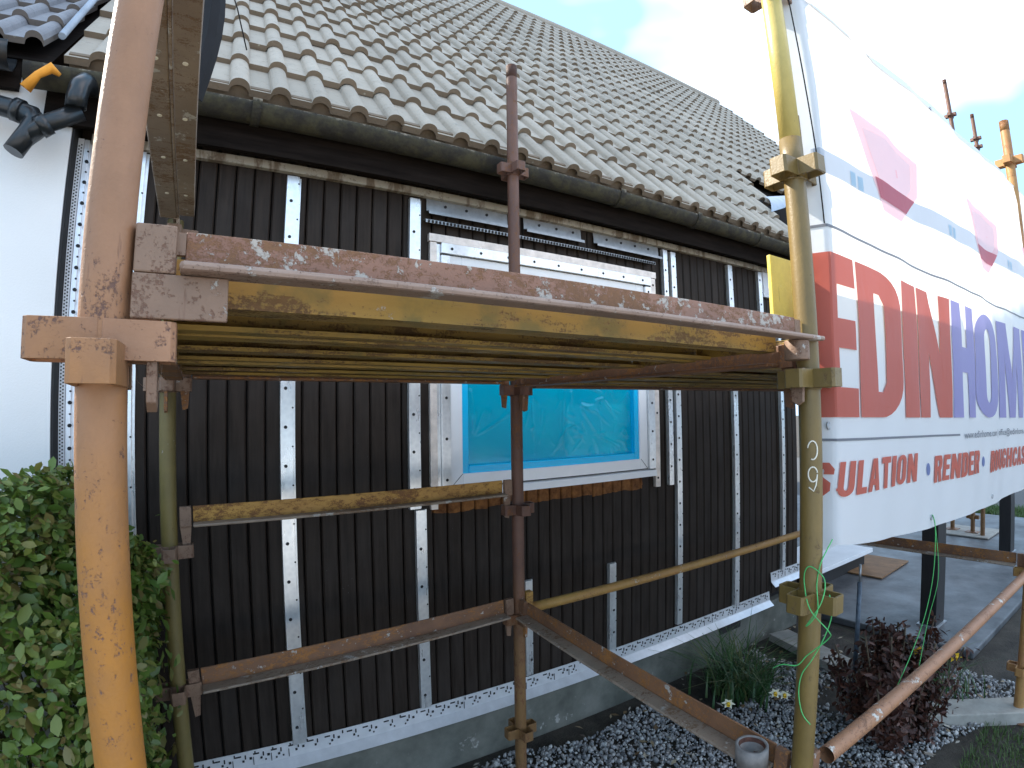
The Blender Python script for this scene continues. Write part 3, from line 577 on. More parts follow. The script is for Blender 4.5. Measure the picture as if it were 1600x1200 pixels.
# sill, black gap
g = MB(); g.prism([(WY+0.02,1.274),(WY-0.026,1.266),(WY-0.030,1.234),(WY-0.024,1.234),(WY-0.020,1.240),(WY+0.02,1.248)], 'x', 0.955, 2.222); B(g, 'sill', M['upvc'], win)
g = MB(); g.box((0.99,WY-0.0145,1.2735),(2.165,WY-0.0125,1.2775)); B(g, 'sill_gap', M['seal'], win)
for sx, ex in ((WX0+0.004, WX0+0.058), (WX1-0.004, WX1-0.055)):
    g = MB(); g.bar((sx, WY-0.0128, WZ0+0.006), (ex, WY-0.0128, WZ0+0.060), 0.0016, 0.002, up=(0,1,0)); B(g, 'mitre_joint', M['seal'], win)
# reveal trims
def plate(x0, x1, z0, z1, mat, th=0.026, holes=None, name='reveal_plate'):
    g = MB(); g.box((x0, WY-th, z0), (x1, WY-0.001, z1)); o = B(g, name, M[mat], win, bevel=0.001)
    if holes:
        h = MB(); vert = (z1-z0) > (x1-x0); q = (z0 if vert else x0)+0.05
        while q < (z1 if vert else x1)-0.02:
            xc, zc = ((x0+x1)/2, q) if vert else (q, (z0+z1)/2)
            h.tube([(xc, WY-th+0.003, zc), (xc, WY-th-0.0015, zc)], 0.0065, 10); q += holes
        B(h, 'screw_holes', M['hole'], o)['kind'] = 'stuff'
plate(0.891, 0.9225, 1.19, 2.338, 'foil', 0.020); plate(0.924, 0.941, 1.245, 2.335, 'galv', 0.012); plate(0.942, 0.9835, 1.262, 2.284, 'galv', 0.026, 0.175)
plate(2.1715, 2.2185, 1.275, 2.284, 'galv', 0.026, 0.155); plate(2.220, 2.259, 1.17, 2.338, 'foil', 0.020, 0.36)
plate(0.886, 2.266, 2.341, 2.376, 'foil', 0.021); plate(0.942, 2.2185, 2.293, 2.339, 'galv', 0.027, 0.145)

# ================================================================ neighbouring house (already rendered white)
nb = empty('neighbouring_house', (-3.0, 3.0, 0), 'white rendered house joining the dark clad house', 'house')
g = MB(); g.box((-6.0,2.03,-0.1),(-0.450,2.6,2.70)); B(g, 'wall', M['render'], nb)
g = MB(); g.box((-0.4495,2.036,-0.1),(-0.4425,2.3,2.70)); B(g, 'wall_edge', M['seal'], nb)
NP = R(45); NE = Vector((0, 1.73*KS, 1.6+1.025*KS)); nsl = Vector((0, math.cos(NP), math.sin(NP))); nnr = Vector((0, -math.sin(NP), math.cos(NP)))
g = MB(); p0 = NE-nnr*0.03; rn = p0+nsl*5.2
g.quad((-6.0,p0.y,p0.z),(-0.53,p0.y,p0.z),(-0.53,rn.y,rn.z),(-6.0,rn.y,rn.z)); g.quad((-6.0,rn.y,rn.z),(-0.53,rn.y,rn.z),(-0.53,rn.y+3.6,p0.z),(-6.0,rn.y+3.6,p0.z))
nroof = B(g, 'roof', M['fascia'], nb)
dme = tile_mesh('roof_tile', 0.229, 0.35, 2, (M['tile_dark'], M['tile_dark_nose']), 0.027, 0.018)
lay_tiles(nroof, dme, NE+Vector((-0.553-0.226,0,0)), Vector((1,0,0)), nsl, nnr, 1, 17, 0.226, 0.2825, 0.07)
lay_tiles(nroof, dme, NE+Vector((-0.553-0.226*8,0,0)), Vector((1,0,0)), nsl, nnr, 7, 17, 0.226, 0.2825, 0.07)
g = MB(); g.smooth = True; g.sheet([(KS*(1.70+0.052*math.cos(a)), 1.6+KS*(1.0+0.06*math.sin(a))) for a in np.linspace(math.pi, 2*math.pi, 11)], 0.005, 'x', -6.0, -0.63, 40); B(g, 'gutter', M['black_plastic'], nb)
g = MB(); g.box((-6.0,1.765*KS,2.64),(-0.62,1.785*KS,2.75)); g.box((-6.0,1.785*KS,2.70),(-0.62,2.2,2.715)); B(g, 'soffit', M['fascia'], nb)
g = MB(); g.tube([roof_pt(-0.522, 0.13, 0.06), roof_pt(-0.516, 2.9, 0.06)], 0.0125, 10); B(g, 'valley_strip', M['lead'], nb)
# black waste pipes on the white wall
g = MB(); yp = 1.93
g.tube([(-1.6,yp,2.70),(-0.60,yp,2.535),(-0.545,yp-0.005,2.520),(-0.535,yp-0.015,2.490),(-0.545,yp-0.022,2.455),(-0.575,yp-0.03,2.385)], 0.031, 18)
pipe = B(g, 'waste_pipe', M['black_plastic'], nb)
g = MB(); g.tube([(-0.553,yp-0.02,2.435),(-0.50,yp-0.03,2.485),(-0.40,yp-0.03,2.545)], 0.029, 18); B(g, 'branch_pipe', M['black_plastic'], pipe)
g = MB(); g.tube([(-0.515,yp-0.028,2.472),(-0.490,yp-0.03,2.492)], 0.036, 18); g.tube([(-0.60,yp,2.537),(-0.575,yp-0.002,2.529)], 0.037, 18); B(g, 'pipe_collar', M['black_plastic'], pipe)
g = MB(); g.tube([(-0.415,yp-0.05,2.545),(-0.415,yp-0.055,2.58),(-0.412,yp-0.052,2.615),(-0.405,yp-0.03,2.645),(-0.385,yp+0.01,2.655)], 0.032, 18); B(g, 'pipe_elbow', M['black_plastic'], pipe)
g = MB(); g.tube([(-0.56,1.87,2.58),(-0.53,1.86,2.625),(-0.495,1.86,2.655),(-0.47,1.87,2.64)], 0.012, 8, radii=[0.020,0.013,0.018,0.006]); tag(B(g, 'orange_strap', M['orange_cloth']), 'scrap of orange cloth hanging below the gutter end', 'cloth')
# black rubber sheet hanging at the eave
g = MB(); g.sheet([(-0.085,1.62),(-0.060,1.60),(-0.035,1.605),(-0.018,1.63)], 0.004, 'z', 2.50, 2.95, 6)
vv = []
for q in g.v:
    f = (q[2]-2.50)/0.45; vv.append((q[0]+(0.035*math.sin(f*2.6)-0.02), q[1], q[2]))
g.v = vv; tag(B(g, 'rubber_offcut', M['rubber']), 'curved black rubber offcut standing at the roof edge', 'offcut')
g = MB(); g.tube([(-0.01,1.62,2.93),(0.03,1.66,2.86),(0.075,1.74,2.775)], 0.0022, 6); tag(B(g, 'wire', M['rubber']), 'thin black wire lying across the lower roof tiles', 'wire')
#@@SCAFFOLD

# ================================================================ scaffold
PX1, PX2, YO, YI, TR = -0.0918, 1.1475, 0.6206, 1.8426, 0.02415
def vpress(x, y, z, parent, mat, dirs='xXyY', off=0.0, hgt=0.040):
    """four bent straps welded round the tube, each its own pocket for a wedge"""
    for dname in dirs:
        d = {'x': (-1,0), 'X': (1,0), 'y': (0,-1), 'Y': (0,1)}[dname]; l_ = (-d[1], d[0])
        zz = z+(off if dname in 'yY' else 0)
        pl = [(-0.0245, 0.002), (-0.021, 0.064), (-0.016, 0.069), (0.016, 0.069), (0.021, 0.064), (0.0245, 0.002)]
        poly = [(x+d[0]*q[1]+l_[0]*q[0], y+d[1]*q[1]+l_[1]*q[0]) for q in pl]
        g = MB(); g.sheet(poly, 0.005, 'z', zz-hgt/2, zz+hgt/2); B(g, 'v_pressing', mat, parent, bevel=0.002)
def standard(label, x, y, z1, vz, mat, vmat=None, top=None, off=0.0, joints=(), dirs='xXyY', lean=(0,0), z0=0.0, plate=True, group=None):
    e = empty('scaffold_standard', (x, y, z0), label, 'scaffold pole', group)
    def at(z): return (x+lean[0]*(z-z0), y+lean[1]*(z-z0), z)
    g = MB(); zs = [z0+0.01]+[z for z in np.arange(z0+0.3, z1, 0.3)]+[z1]
    g.tube([at(z) for z in zs], TR, 28, caps=False); g.ring_tube(at(z1-0.06), at(z1), TR, TR-0.004, 28)
    B(g, 'tube', mat, e)
    for z in vz:
        p = at(z); vpress(p[0], p[1], z, e, vmat or mat, dirs, off)
        g = MB(); g.ring_tube(at(z-0.024), at(z-0.0205), TR+0.0025, TR-0.001, 24); B(g, 'weld_bead', vmat or mat, e)
    for z in joints:
        g = MB(); g.ring_tube(at(z-0.045), at(z+0.045), TR+0.005, TR-0.001, 28); B(g, 'joint_sleeve', vmat or mat, e)
    if plate:
        g = MB(); g.box((x-0.07,y-0.07,z0),(x+0.07,y+0.07,z0+0.008)); B(g, 'base_plate', M['rust_angle'], e, bevel=0.002)
    return e
def wedge(x, y, z, d, mat, parent, h=0.085):
    """tapered flat wedge hanging through a strap"""
    l_ = (-d[1], d[0]); cx, cy = x+d[0]*0.047, y+d[1]*0.047; vs = []
    for sgn in (-1, 1):
        for (u, zz) in ((-0.016, z+0.022), (0.016, z+0.022), (0.012, z-h+0.02), (0.0, z-h+0.012), (-0.013, z-h+0.022)):
            vs.append((cx+l_[0]*u+d[0]*0.005*sgn, cy+l_[1]*u+d[1]*0.005*sgn, zz))
    g = MB(); g._add(vs, [(0,1,2,3,4),(9,8,7,6,5)]+[(i, 5+i, 5+(i+1)%5, (i+1)%5) for i in range(5)]); B(g, 'wedge', mat, parent, bevel=0.001)
def angle_bar(name, label, cat, p0, p1, fdir, web_mat, lip_mat, webh=0.048, flange=0.046, t=0.006, lip=0.009, ends=True, group=None, trim=0.045, fit=None, endh=0.045):
    """rolled angle: upright web plus a bottom flange towards fdir; end blocks drop on to the wedges"""
    p0 = Vector(p0); p1 = Vector(p1); d = (p1-p0).normalized(); f = Vector(fdir); up = Vector((0,0,1))
    e = empty(name, tuple(p0), label, cat, group)
    a, b_ = p0+d*trim, p1-d*trim
    g = MB(); g.bar(a+up*webh/2, b_+up*webh/2, t, webh); B(g, 'web', web_mat, e, bevel=0.0015)
    g = MB(); n = 1; q = f*(flange/2+t/2)
    g.bar(a+q+up*lip/2, b_+q+up*lip/2, flange, lip); B(g, 'flange', lip_mat, e, bevel=0.0035)
    if ends:
        for s_, pt in ((1, p0), (-1, p1)):
            g = MB(); c0 = pt+d*s_*0.006; c1 = pt+d*s_*0.040
            g.bar(c0+up*(webh/2-0.001)+f*0.006, c1+up*(webh/2-0.001)+f*0.006, 0.018, webh+0.004); B(g, 'end_block', fit or web_mat, e, bevel=0.002)
            vs = []; c = pt+d*s_*0.023
            for sg in (-1, 1):
                for (u, zz) in ((-0.017, 0.0), (0.017, 0.0), (0.010, -endh-0.045), (-0.006, -endh-0.05)):
                    vs.append(tuple(c+d*s_*u+f*0.005*sg+up*zz))
            g = MB(); g._add(vs, [(0,1,2,3),(7,6,5,4)]+[(i, 4+i, 4+(i+1)%4, (i+1)%4) for i in range(4)]); B(g, 'wedge', fit or web_mat, e, bevel=0.001)
    return e
OUTG = None
p1 = standard('thick orange brown scaffold pole with chipped paint by the hedge', PX1, YO, 3.5, (0.70, 1.19, 1.672, 2.18, 2.68), M['orange_post'], None, off=-0.025)
p2 = standard('olive yellow scaffold pole tied with green twine at the banner edge', PX2, YO, 2.21, (0.69, 1.175, 1.66, 2.135), M['olive_post'])
g = MB(); g.tube([(PX2, YO, z_) for z_ in (2.21, 2.5, 2.8, 3.2, 3.6)], TR, 28); B(g, 'upper_tube', M['bright_yellow'], p2); vpress(PX2, YO, 2.63, p2, M['fitting'])
g = MB(); g.ring_tube((PX2, YO, 2.12), (PX2, YO, 2.215), TR+0.0015, TR-0.001, 28); g.box((PX2+0.018, YO-0.012, 2.16), (PX2+0.034, YO+0.02, 2.285)); B(g, 'joint_sleeve', M['olive_post'], p2)
q1 = standard('olive scaffold pole standing behind the hedge by the clad wall', PX1+0.003, YI, 2.20, (0.75, 1.185, 1.69, 2.15), M['yellow_olive'], M['fitting'])
q2 = standard('dark rusty scaffold pole rising in front of the blue window', PX2+0.003, YI, 3.11, (0.27, 0.765, 1.21, 1.685, 2.61), M['rust_post'])
p3 = standard('leaning orange yellow scaffold pole at the far end of the rail', 3.33, YO, 3.12, (0.26, 0.74, 1.2, 1.69, 2.2, 2.88), M['orange_yellow'], lean=(0.072, 0.0))
q3 = standard('rusty scaffold pole hidden behind the printed banner', 3.42, YI, 2.9, (0.27, 0.765, 1.21, 1.685, 2.18), M['rust_post'])
standard('thin distant scaffold pole with a clamp above the banner edge', 7.43, YI, 5.55, (0.7, 1.7, 2.7, 3.7, 5.07), M['rust_post'])
standard('thin distant scaffold pole beyond the other one above the banner', 8.50, YI, 5.48, (0.7, 1.7, 2.7, 3.7, 5.0, 5.12), M['rust_post'])
standard('dark rusty scaffold pole on a sole board beyond the paving', 7.60, 2.22, 2.6, (0.3, 0.8), M['rust_post'], z0=0.07)
standard('rusty red scaffold pole standing between paving and black post', 7.55, 1.98, 2.6, (0.25,), M['rust_post'], z0=0.07)
g = MB(); g.box((7.3,1.75,0.054),(7.9,2.45,0.07)); tag(B(g, 'sole_board', M['kerb'], bevel=0.004), 'pale sole board under the two rusty poles', 'board')
# number chalked on the olive pole
g = MB()
def chalk(cz, arcs, ca):
    pts = []
    for (a_, z_) in arcs:
        th_ = ca+a_; pts.append((PX2+math.cos(th_)*(TR+0.0006), YO+math.sin(th_)*(TR+0.0006), cz+z_))
    g.tube(pts, 0.0016, 6)
ca = math.atan2(-YO, -PX2)+0.15
chalk(1.505, [(0.42*math.cos(t_), 0.020*math.sin(t_)) for t_ in np.linspace(-1.9, 2.9, 16)], ca)
chalk(1.443, [(0.40*math.cos(t_), 0.016*math.sin(t_)+0.010) for t_ in np.linspace(0.2, 6.3, 18)]+[(0.40-0.05*k_, 0.010-0.008*k_) for k_ in range(1, 4)]+[(0.05, -0.026), (-0.35, -0.018)], ca)
B(g, 'chalk_number', M['chalk'], p2)
# ---- outer ledger above the deck edge
led = empty('rusty_ledger', (PX1, YO, 1.74), 'pinkish rusty ledger splashed with mortar along the deck edge', 'scaffold ledger')
g = MB(); g.box((-0.018,YO-0.003,1.744),(1.095,YO+0.004,1.791)); B(g, 'web', M['ledger_pink'], led, bevel=0.0015)
g = MB(); g.box((-0.022,YO-0.044,1.7405),(1.150,YO-0.003,1.7505)); B(g, 'flange', M['ledger_lip'], led, bevel=0.0045)
g = MB(); g.box((-0.066,YO-0.018,1.741),(-0.0265,YO+0.012,1.7915)); B(g, 'end_block', M['fitting'], led, bevel=0.002)
g = MB(); g.box((-0.0265,YO-0.004,1.765),(-0.018,YO+0.0035,1.789)); B(g, 'end_block', M['fitting'], led)
g = MB(); g.box((-0.066,YO-0.022,1.694),(0.026,YO-0.016,1.7395)); B(g, 'end_plate', M['fitting'], led, bevel=0.0015)
g = MB(); g.tube([(1.088,YO-0.008,1.698),(1.088,YO-0.008,1.740)], 0.026, 22); B(g, 'end_boss', M['toe_yellow'] if False else M['fitting'], led, bevel=0.002)
g = MB(); g.box((1.096,YO-0.003,1.742),(1.118,YO+0.004,1.788)); B(g, 'end_block', M['fitting'], led, bevel=0.001)
for d_ in ((1,0),):
    wedge(PX1, YO, 1.665, d_, M['fitting'], led, 0.075)
g = MB(); g.sheet([(-0.062,1.652),(-0.060,1.634),(-0.052,1.626),(-0.043,1.628),(-0.037,1.640),(-0.036,1.652)], 0.0002, 'y', YO+0.004, YO+0.010); B(g, 'wedge', M['fitting'], led)
wedge(PX2, YO, 1.66, (-1,0), M['fitting'], led, 0.07)
# ---- inner ledgers
angle_bar('yellow_ledger', 'yellow angle ledger flecked with rust below the window', 'scaffold ledger', (PX1+0.028, YI, 1.262), (PX2-0.024, YI, 1.272), (0,-1,0), M['yellow_angle'], M['dusty_angle'], webh=0.058, flange=0.046, fit=M['fitting'])
angle_bar('brown_ledger', 'rusty brown angle ledger low before the dark boards', 'scaffold ledger', (PX1+0.028, YI, 0.745), (PX2-0.024, YI, 0.790), (0,-1,0), M['rust_angle'], M['dusty_angle'], webh=0.062, flange=0.055, fit=M['fitting'])
angle_bar('deck_ledger', 'dark rusty ledger under the house side of the deck', 'scaffold ledger', (PX1+0.028, YI+0.01, 1.708), (PX2-0.024, YI+0.01, 1.708), (0,-1,0), M['rust_angle'], M['rust_angle'], webh=0.05)
angle_bar('deck_ledger', 'dark rusty ledger under the far bay of the deck', 'scaffold ledger', (PX2+0.028, YI+0.01, 1.694), (3.40, YI+0.01, 1.694), (0,-1,0), M['rust_angle'], M['rust_angle'], webh=0.05)
e = empty('ochre_rail', (PX2, YI, 0.79), 'ochre round rail crossing the boards beside the rusty pole', 'scaffold rail')
g = MB(); g.tube([(PX2+0.055+i*0.22, YI, 0.791) for i in range(11)], 0.0205, 20); B(g, 'tube', M['rail_ochre'], e)
g = MB(); g.box((PX2+0.028,YI-0.016,0.775),(PX2+0.062,YI+0.012,0.865)); B(g, 'end_block', M['yellow_angle'], e, bevel=0.002)
e = empty('orange_rail', (PX2, YO, 0.75), 'orange tube rail spattered with white paint above the red plant', 'scaffold rail')
g = MB(); g.tube([(1.262+i*0.2, YO, 0.7485) for i in range(11)]+[(3.36, YO, 0.7485)], 0.0212, 24, caps=False); g.ring_tube((1.245, YO, 0.7485), (1.30, YO, 0.7485), 0.0222, 0.018, 24); B(g, 'tube', M['rail_orange'], e)
g = MB(); g.box((PX2+0.026,YO-0.012,0.725),(PX2+0.062,YO+0.012,0.79)); B(g, 'end_block', M['rust_angle'], e, bevel=0.003)
# ---- transoms (across the scaffold)
angle_bar('low_transom', 'rusty angle transom sloping from the rusty pole to the olive pole', 'scaffold transom', (PX2, YI-0.024, 0.790), (PX2, YO+0.024, 0.735), (-1,0,0), M['rust_angle'], M['dusty_angle'], webh=0.058, flange=0.055, fit=M['rust_angle'])
angle_bar('far_transom', 'rusty angle transom in the far bay below the banner', 'scaffold transom', (3.42, YI-0.02, 0.755), (3.42, YO+0.02, 0.765), (-1,0,0), M['rust_angle'], M['dusty_angle'], webh=0.062, flange=0.05, fit=M['rust_angle'])
angle_bar('upper_transom', 'dusty brown transom overhead between the orange pole and the wall', 'scaffold transom', (PX1+0.012, YO+0.03, 2.19), (PX1+0.012, YI-0.02, 2.19), (-1,0,0), M['dusty_angle'], M['dusty_angle'], webh=0.05, flange=0.050, fit=M['dusty_angle'], trim=0.03)
# its second flange
g = MB(); g.box((PX1+0.016,YO+0.06,2.190),(PX1+0.058,YI-0.09,2.196)); g.box((PX1+0.052,YO+0.06,2.196),(PX1+0.058,YI-0.09,2.222)); 
ut = [o for o in C.objects if o.name.startswith('upper_transom')][0]; B(g, 'side_flange', M['dusty_angle'], ut, bevel=0.0012)
g = MB()
for yy in (0.95, 1.15, 1.35, 1.58):
    for xx in (PX1-0.012, PX1+0.036): g.tube([(xx, yy, 2.1885), (xx, yy, 2.192)], 0.005, 8)
B(g, 'bolt_heads', M['chalk'], ut)['kind'] = 'stuff'
angle_bar('deck_transom', 'dark transom under the deck at the orange pole', 'scaffold transom', (PX1, YO+0.024, 1.70), (PX1, YI-0.024, 1.70), (1,0,0), M['rust_angle'], M['rust_angle'], webh=0.05)
angle_bar('deck_transom', 'dark transom under the deck at the olive pole', 'scaffold transom', (PX2, YO+0.024, 1.690), (PX2, YI-0.024, 1.695), (-1,0,0), M['rust_angle'], M['rust_angle'], webh=0.05, flange=0.05)
# ---- steel deck boards
def deck_board(x0, x1, yc, label, group, z=1.768, wd=0.224):
    h = wd/2; zb = z-0.050
    prof = [(yc-h+0.045, zb+0.006), (yc-h+0.042, zb), (yc-h, zb), (yc-h, z), (yc-h*0.30, z), (yc-h*0.22, z-0.012), (yc+h*0.22, z-0.012), (yc+h*0.30, z), (yc+h, z), (yc+h, zb), (yc+h-0.042, zb), (yc+h-0.045, zb+0.006)]
    e = empty('deck_board', (x0, yc, zb), label, 'deck board', group)
    g = MB(); g.sheet(prof, 0.0022, 'x', x0, x1, 4); B(g, 'tray', M['deck'], e)
    for xx in (x0, x1-0.004):
        g = MB(); g.box((xx, yc-h+0.003, zb+0.002), (xx+0.004, yc+h-0.003, z-0.002)); B(g, 'end_plate', M['deck'], e)
for i in range(5):
    deck_board(PX1+0.045, PX2-0.045, YO+0.052+0.112+i*0.230, ('olive steel deck board right beside the mortar splashed ledger', 'second olive steel deck board in from the mortar splashed ledger', 'middle olive steel deck board of the bay at the orange pole', 'fourth olive steel deck board in from the mortar splashed ledger', 'olive steel deck board nearest the house wall by the window')[i], 'deck boards of the near bay', z=1.770+random.uniform(-0.004, 0.003))
for i in range(5):
    deck_board(PX2+0.035, 3.37, YO+0.052+0.112+i*0.230, ('far bay steel deck board next to the yellow toe board', 'second far bay steel deck board from the yellow toe board', 'middle steel deck board of the far bay behind the banner', 'fourth far bay steel deck board from the yellow toe board', 'far bay steel deck board nearest the clad wall')[i], 'deck boards of the far bay', z=1.757+random.uniform(-0.003, 0.003))
g = MB(); g.box((1.135,0.692,1.772),(3.30,0.702,1.955)); tag(B(g, 'toe_board', M['toe_yellow'], bevel=0.002), 'bright yellow toe board behind the olive pole', 'toe board')
# ---- short open sleeve pipe beside the low transom
e = empty('sleeve_pipe', (1.088, 0.715, 0), 'short open grey pipe with rusty inside by the olive pole', 'pipe')
g = MB(); g.ring_tube((1.125,0.720,0.0),(1.090,0.718,0.792), 0.034, 0.029, 28); B(g, 'tube', M['grey_pipe'], e)
g = MB(); g.ring_tube((1.0915,0.718,0.758),(1.0893,0.718,0.805), 0.0385, 0.0315, 28); B(g, 'rim', M['grey_pipe'], e)
g = MB(); g.ring_tube((1.100,0.718,0.50),(1.0893,0.718,0.8035), 0.0312, 0.0295, 28); B(g, 'lining', M['rust_inside'], e)

# ================================================================ banner
UF = 1.222
def bpos(u, z, off=0.0):
    wv = 0.0055*math.sin(u*6.9+0.6+0.5*z)+0.0030*math.sin(u*15.3+z*2.2)+0.0035*math.sin(z*4.1+u)+0.0012*math.sin(u*31-z*17)
    if u >= UF:
        y = 0.597+wv+max(0, z-2.64)*0.55*max(0.0, 1-(u-1.2)/3.0); return Vector((u, y-off, z))
    d_ = UF-u; b0 = bpos(UF, z); tx, ty = -0.42, 0.907
    return Vector((b0.x+tx*d_-0.907*off, b0.y+ty*d_-0.42*off, z))
def zdrop(u, z):                                        # the print sags a little to the right
    return (-0.027 if z < 1.75 else -0.012)*max(0, u-1.22)
ban = empty('banner', (1.222, 0.597, 1.24), 'large white advertising banner with red and violet lettering', 'banner')
nu, nv = 110, 30; V = []; us = np.concatenate([np.linspace(UF-0.056, UF, 6)[:-1], np.linspace(UF, 4.35, nu+1)])
for j in range(nv+1):
    for u in us:
        zb = 1.190+0.1*math.exp(-(max(u, UF)-1.2)/0.6)+(UF-u)*-0.5*(u < UF)+0.002*math.sin(u*9); z = zb+(2.735-zb)*j/nv
        V.append(tuple(bpos(u, z)))
nu_ = len(us); F = [(j*nu_+i, j*nu_+i+1, (j+1)*nu_+i+1, (j+1)*nu_+i) for j in range(nv) for i in range(nu_-1)]
put(link('sheet', arr_mesh('sheet', V, F, M['vinyl'], True)), ban)
V = []
for j in range(4):
    for u in us[5:]:
        z0_ = min(2.722, 2.638+0.040*(u-1.22)); z = z0_+(2.733-z0_)*j/3; p = bpos(u, z); V.append((p.x, p.y-0.0035, p.z))
nh = len(us)-5; F = [(j*nh+i, j*nh+i+1, (j+1)*nh+i+1, (j+1)*nh+i) for j in range(3) for i in range(nh-1)]
put(link('hem', arr_mesh('hem', V, F, M['vinyl_hem'], True)), ban)
def arc(cx, cy, rx, ry, a0, a1, n=10): return [(cx+rx*math.cos(R(a0+(a1-a0)*i/n)), cy+ry*math.sin(R(a0+(a1-a0)*i/n))) for i in range(n+1)]
def ribbon(pts, wx, wy):
    P = [Vector((p[0]/wx, p[1]/wy)) for p in pts]; A = []; Bq = []
    for i in range(len(P)):
        d = (P[min(i+1, len(P)-1)]-P[max(i-1, 0)]).normalized(); n = Vector((-d.y, d.x))*0.5; A.append(P[i]+n); Bq.append(P[i]-n)
    return [(q.x*wx, q.y*wy) for q in A+Bq[::-1]]
GL = {
 'E': [[(0,0),(1,0),(1,.18),(.46,.18),(.46,.42),(.95,.42),(.95,.60),(.46,.60),(.46,.81),(1,.81),(1,1),(0,1)]],
 'D': [[(0,0),(.5,0)]+arc(.5,.26,.5,.26,-80,0,6)+arc(.5,.74,.5,.26,0,80,6)+[(.5,1),(0,1)], [(.38,.17),(.5,.17),(.6,.24),(.6,.76),(.5,.83),(.38,.83)]],
 'I': [[(0,0),(1,0),(1,1),(0,1)]],
 'N': [[(0,0),(.33,0),(.33,.50),(.64,0),(1,0),(1,1),(.67,1),(.67,.50),(.36,1),(0,1)]],
 'H': [[(0,0),(.37,0),(.37,.41),(.63,.41),(.63,0),(1,0),(1,1),(.63,1),(.63,.60),(.37,.60),(.37,1),(0,1)]],
 'O': [arc(.5,.25,.5,.25,180,360,12)+arc(.5,.75,.5,.25,0,180,12), arc(.5,.26,.13,.11,180,360,8)+arc(.5,.74,.13,.11,0,180,8)],
 'M': [[(0,0),(.25,0),(.25,.60),(.39,0),(.61,0),(.75,.60),(.75,0),(1,0),(1,1),(.68,1),(.5,.42),(.32,1),(0,1)]],
 'U': [[(0,1)]+arc(.5,.26,.5,.26,180,360,12)+[(1,1),(.64,1)]+arc(.5,.28,.14,.11,0,-180,8)+[(.36,1)]],
 'L': [[(0,0),(1,0),(1,.19),(.46,.19),(.46,1),(0,1)]],
 'A': [[(0,0),(.33,0),(.38,.19),(.62,.19),(.67,0),(1,0),(.72,1),(.28,1)], [(.42,.37),(.58,.37),(.5,.78)]],
 'T': [[(.31,0),(.69,0),(.69,.80),(1,.80),(1,1),(0,1),(0,.80),(.31,.80)]],
 'R': [[(0,0),(.37,0),(.37,.42),(.47,.42),(.63,0),(1,0),(.83,.44),(.97,.56),(.98,.82),(.84,.98),(.7,1),(0,1)], [(.37,.59),(.55,.59),(.62,.65),(.62,.77),(.55,.82),(.37,.82)]],
 'S': [ribbon([(.82,.66),(.82,.78),(.68,.90),(.32,.90),(.18,.79),(.20,.64),(.5,.52),(.80,.37),(.82,.22),(.68,.10),(.32,.10),(.18,.22),(.18,.35)], .36, .20)],
 'C': [ribbon([(.82,.62),(.82,.78),(.66,.90),(.34,.90),(.18,.78),(.18,.22),(.34,.10),(.66,.10),(.82,.22),(.82,.40)], .36, .20)],
 'G': [ribbon([(.82,.64),(.82,.78),(.66,.90),(.34,.90),(.18,.78),(.18,.22),(.34,.10),(.66,.10),(.82,.20),(.82,.44),(.52,.44)], .34, .20)],
}
def flat_mesh(contours):                                # filled 2D outline, holes by even-odd
    cu = bpy.data.curves.new('outline', 'CURVE'); cu.dimensions = '2D'; cu.fill_mode = 'BOTH'
    for ct in contours:
        sp = cu.splines.new('POLY'); sp.points.add(len(ct)-1); sp.use_cyclic_u = True
        for q, p in zip(sp.points, ct): q.co = (p[0], p[1], 0, 1)
    ob = bpy.data.objects.new('outline', cu); me = bpy.data.meshes.new_from_object(ob); bpy.data.objects.remove(ob); bpy.data.curves.remove(cu); return me
def on_banner(me, off, drop=True):                       # cut into narrow strips, then lay it on the cloth
    bm = bmesh.new(); bm.from_mesh(me)
    xs = [v.co.x for v in bm.verts]; lo, hi = min(xs), max(xs)
    cuts = [c for c in np.arange(0.9, 4.4, 0.04) if lo < c < hi]+[UF]
    for c in cuts: bmesh.ops.bisect_plane(bm, geom=bm.verts[:]+bm.edges[:]+bm.faces[:], plane_co=(c, 0, 0), plane_no=(1, 0, 0))
    zs = [v.co.y for v in bm.verts]
    for c in np.arange(1.2, 2.75, 0.08):
        if min(zs) < c < max(zs): bmesh.ops.bisect_plane(bm, geom=bm.verts[:]+bm.edges[:]+bm.faces[:], plane_co=(0, c, 0), plane_no=(0, 1, 0))
    for v in bm.verts:
        u, z = v.co.x, v.co.y; v.co = bpos(u, z+(zdrop(u, z) if drop else 0.0), off)
    kill = [f for f in bm.faces if max(v.co.y for v in f.verts) > 0.648]
    bmesh.ops.delete(bm, geom=kill, context='FACES')
    bm.to_mesh(me); bm.free(); return me
def letter(ch, x0, x1, z0, z1, mat, shear=0.0, name='letter'):
    ct = [[(x0+(x1-x0)*q[0]+shear*(z1-z0)*(q[1]-0.5), z0+(z1-z0)*q[1]) for q in c] for c in GL[ch]]
    me = on_banner(flat_mesh(ct), 0.003); 
    if len(me.polygons): put(link(name, me, M[mat]), ban)
def shape(pts, mat, off=0.0015, name='print_shape', drop=True): put(link(name, on_banner(flat_mesh(pts if isinstance(pts[0], list) else [pts]), off, drop), M[mat]), ban)
for ch, x0, x1, m_ in (('E',1.165,1.334,'ink_red'),('D',1.346,1.636,'ink_red'),('I',1.648,1.768,'ink_red'),('N',1.780,2.062,'ink_red'),('H',2.076,2.332,'ink_violet'),('O',2.342,2.700,'ink_violet'),('M',2.725,3.115,'ink_violet'),('E',3.15,3.40,'ink_violet')):
    letter(ch, x0, x1, 1.574, 1.953, m_, 0.02)
x = 1.062
def word(txt, xs, z0, z1, mat):
    for ch, (a_, b_) in zip(txt, xs): letter(ch, a_, b_, z0, z1, mat, 0.22)
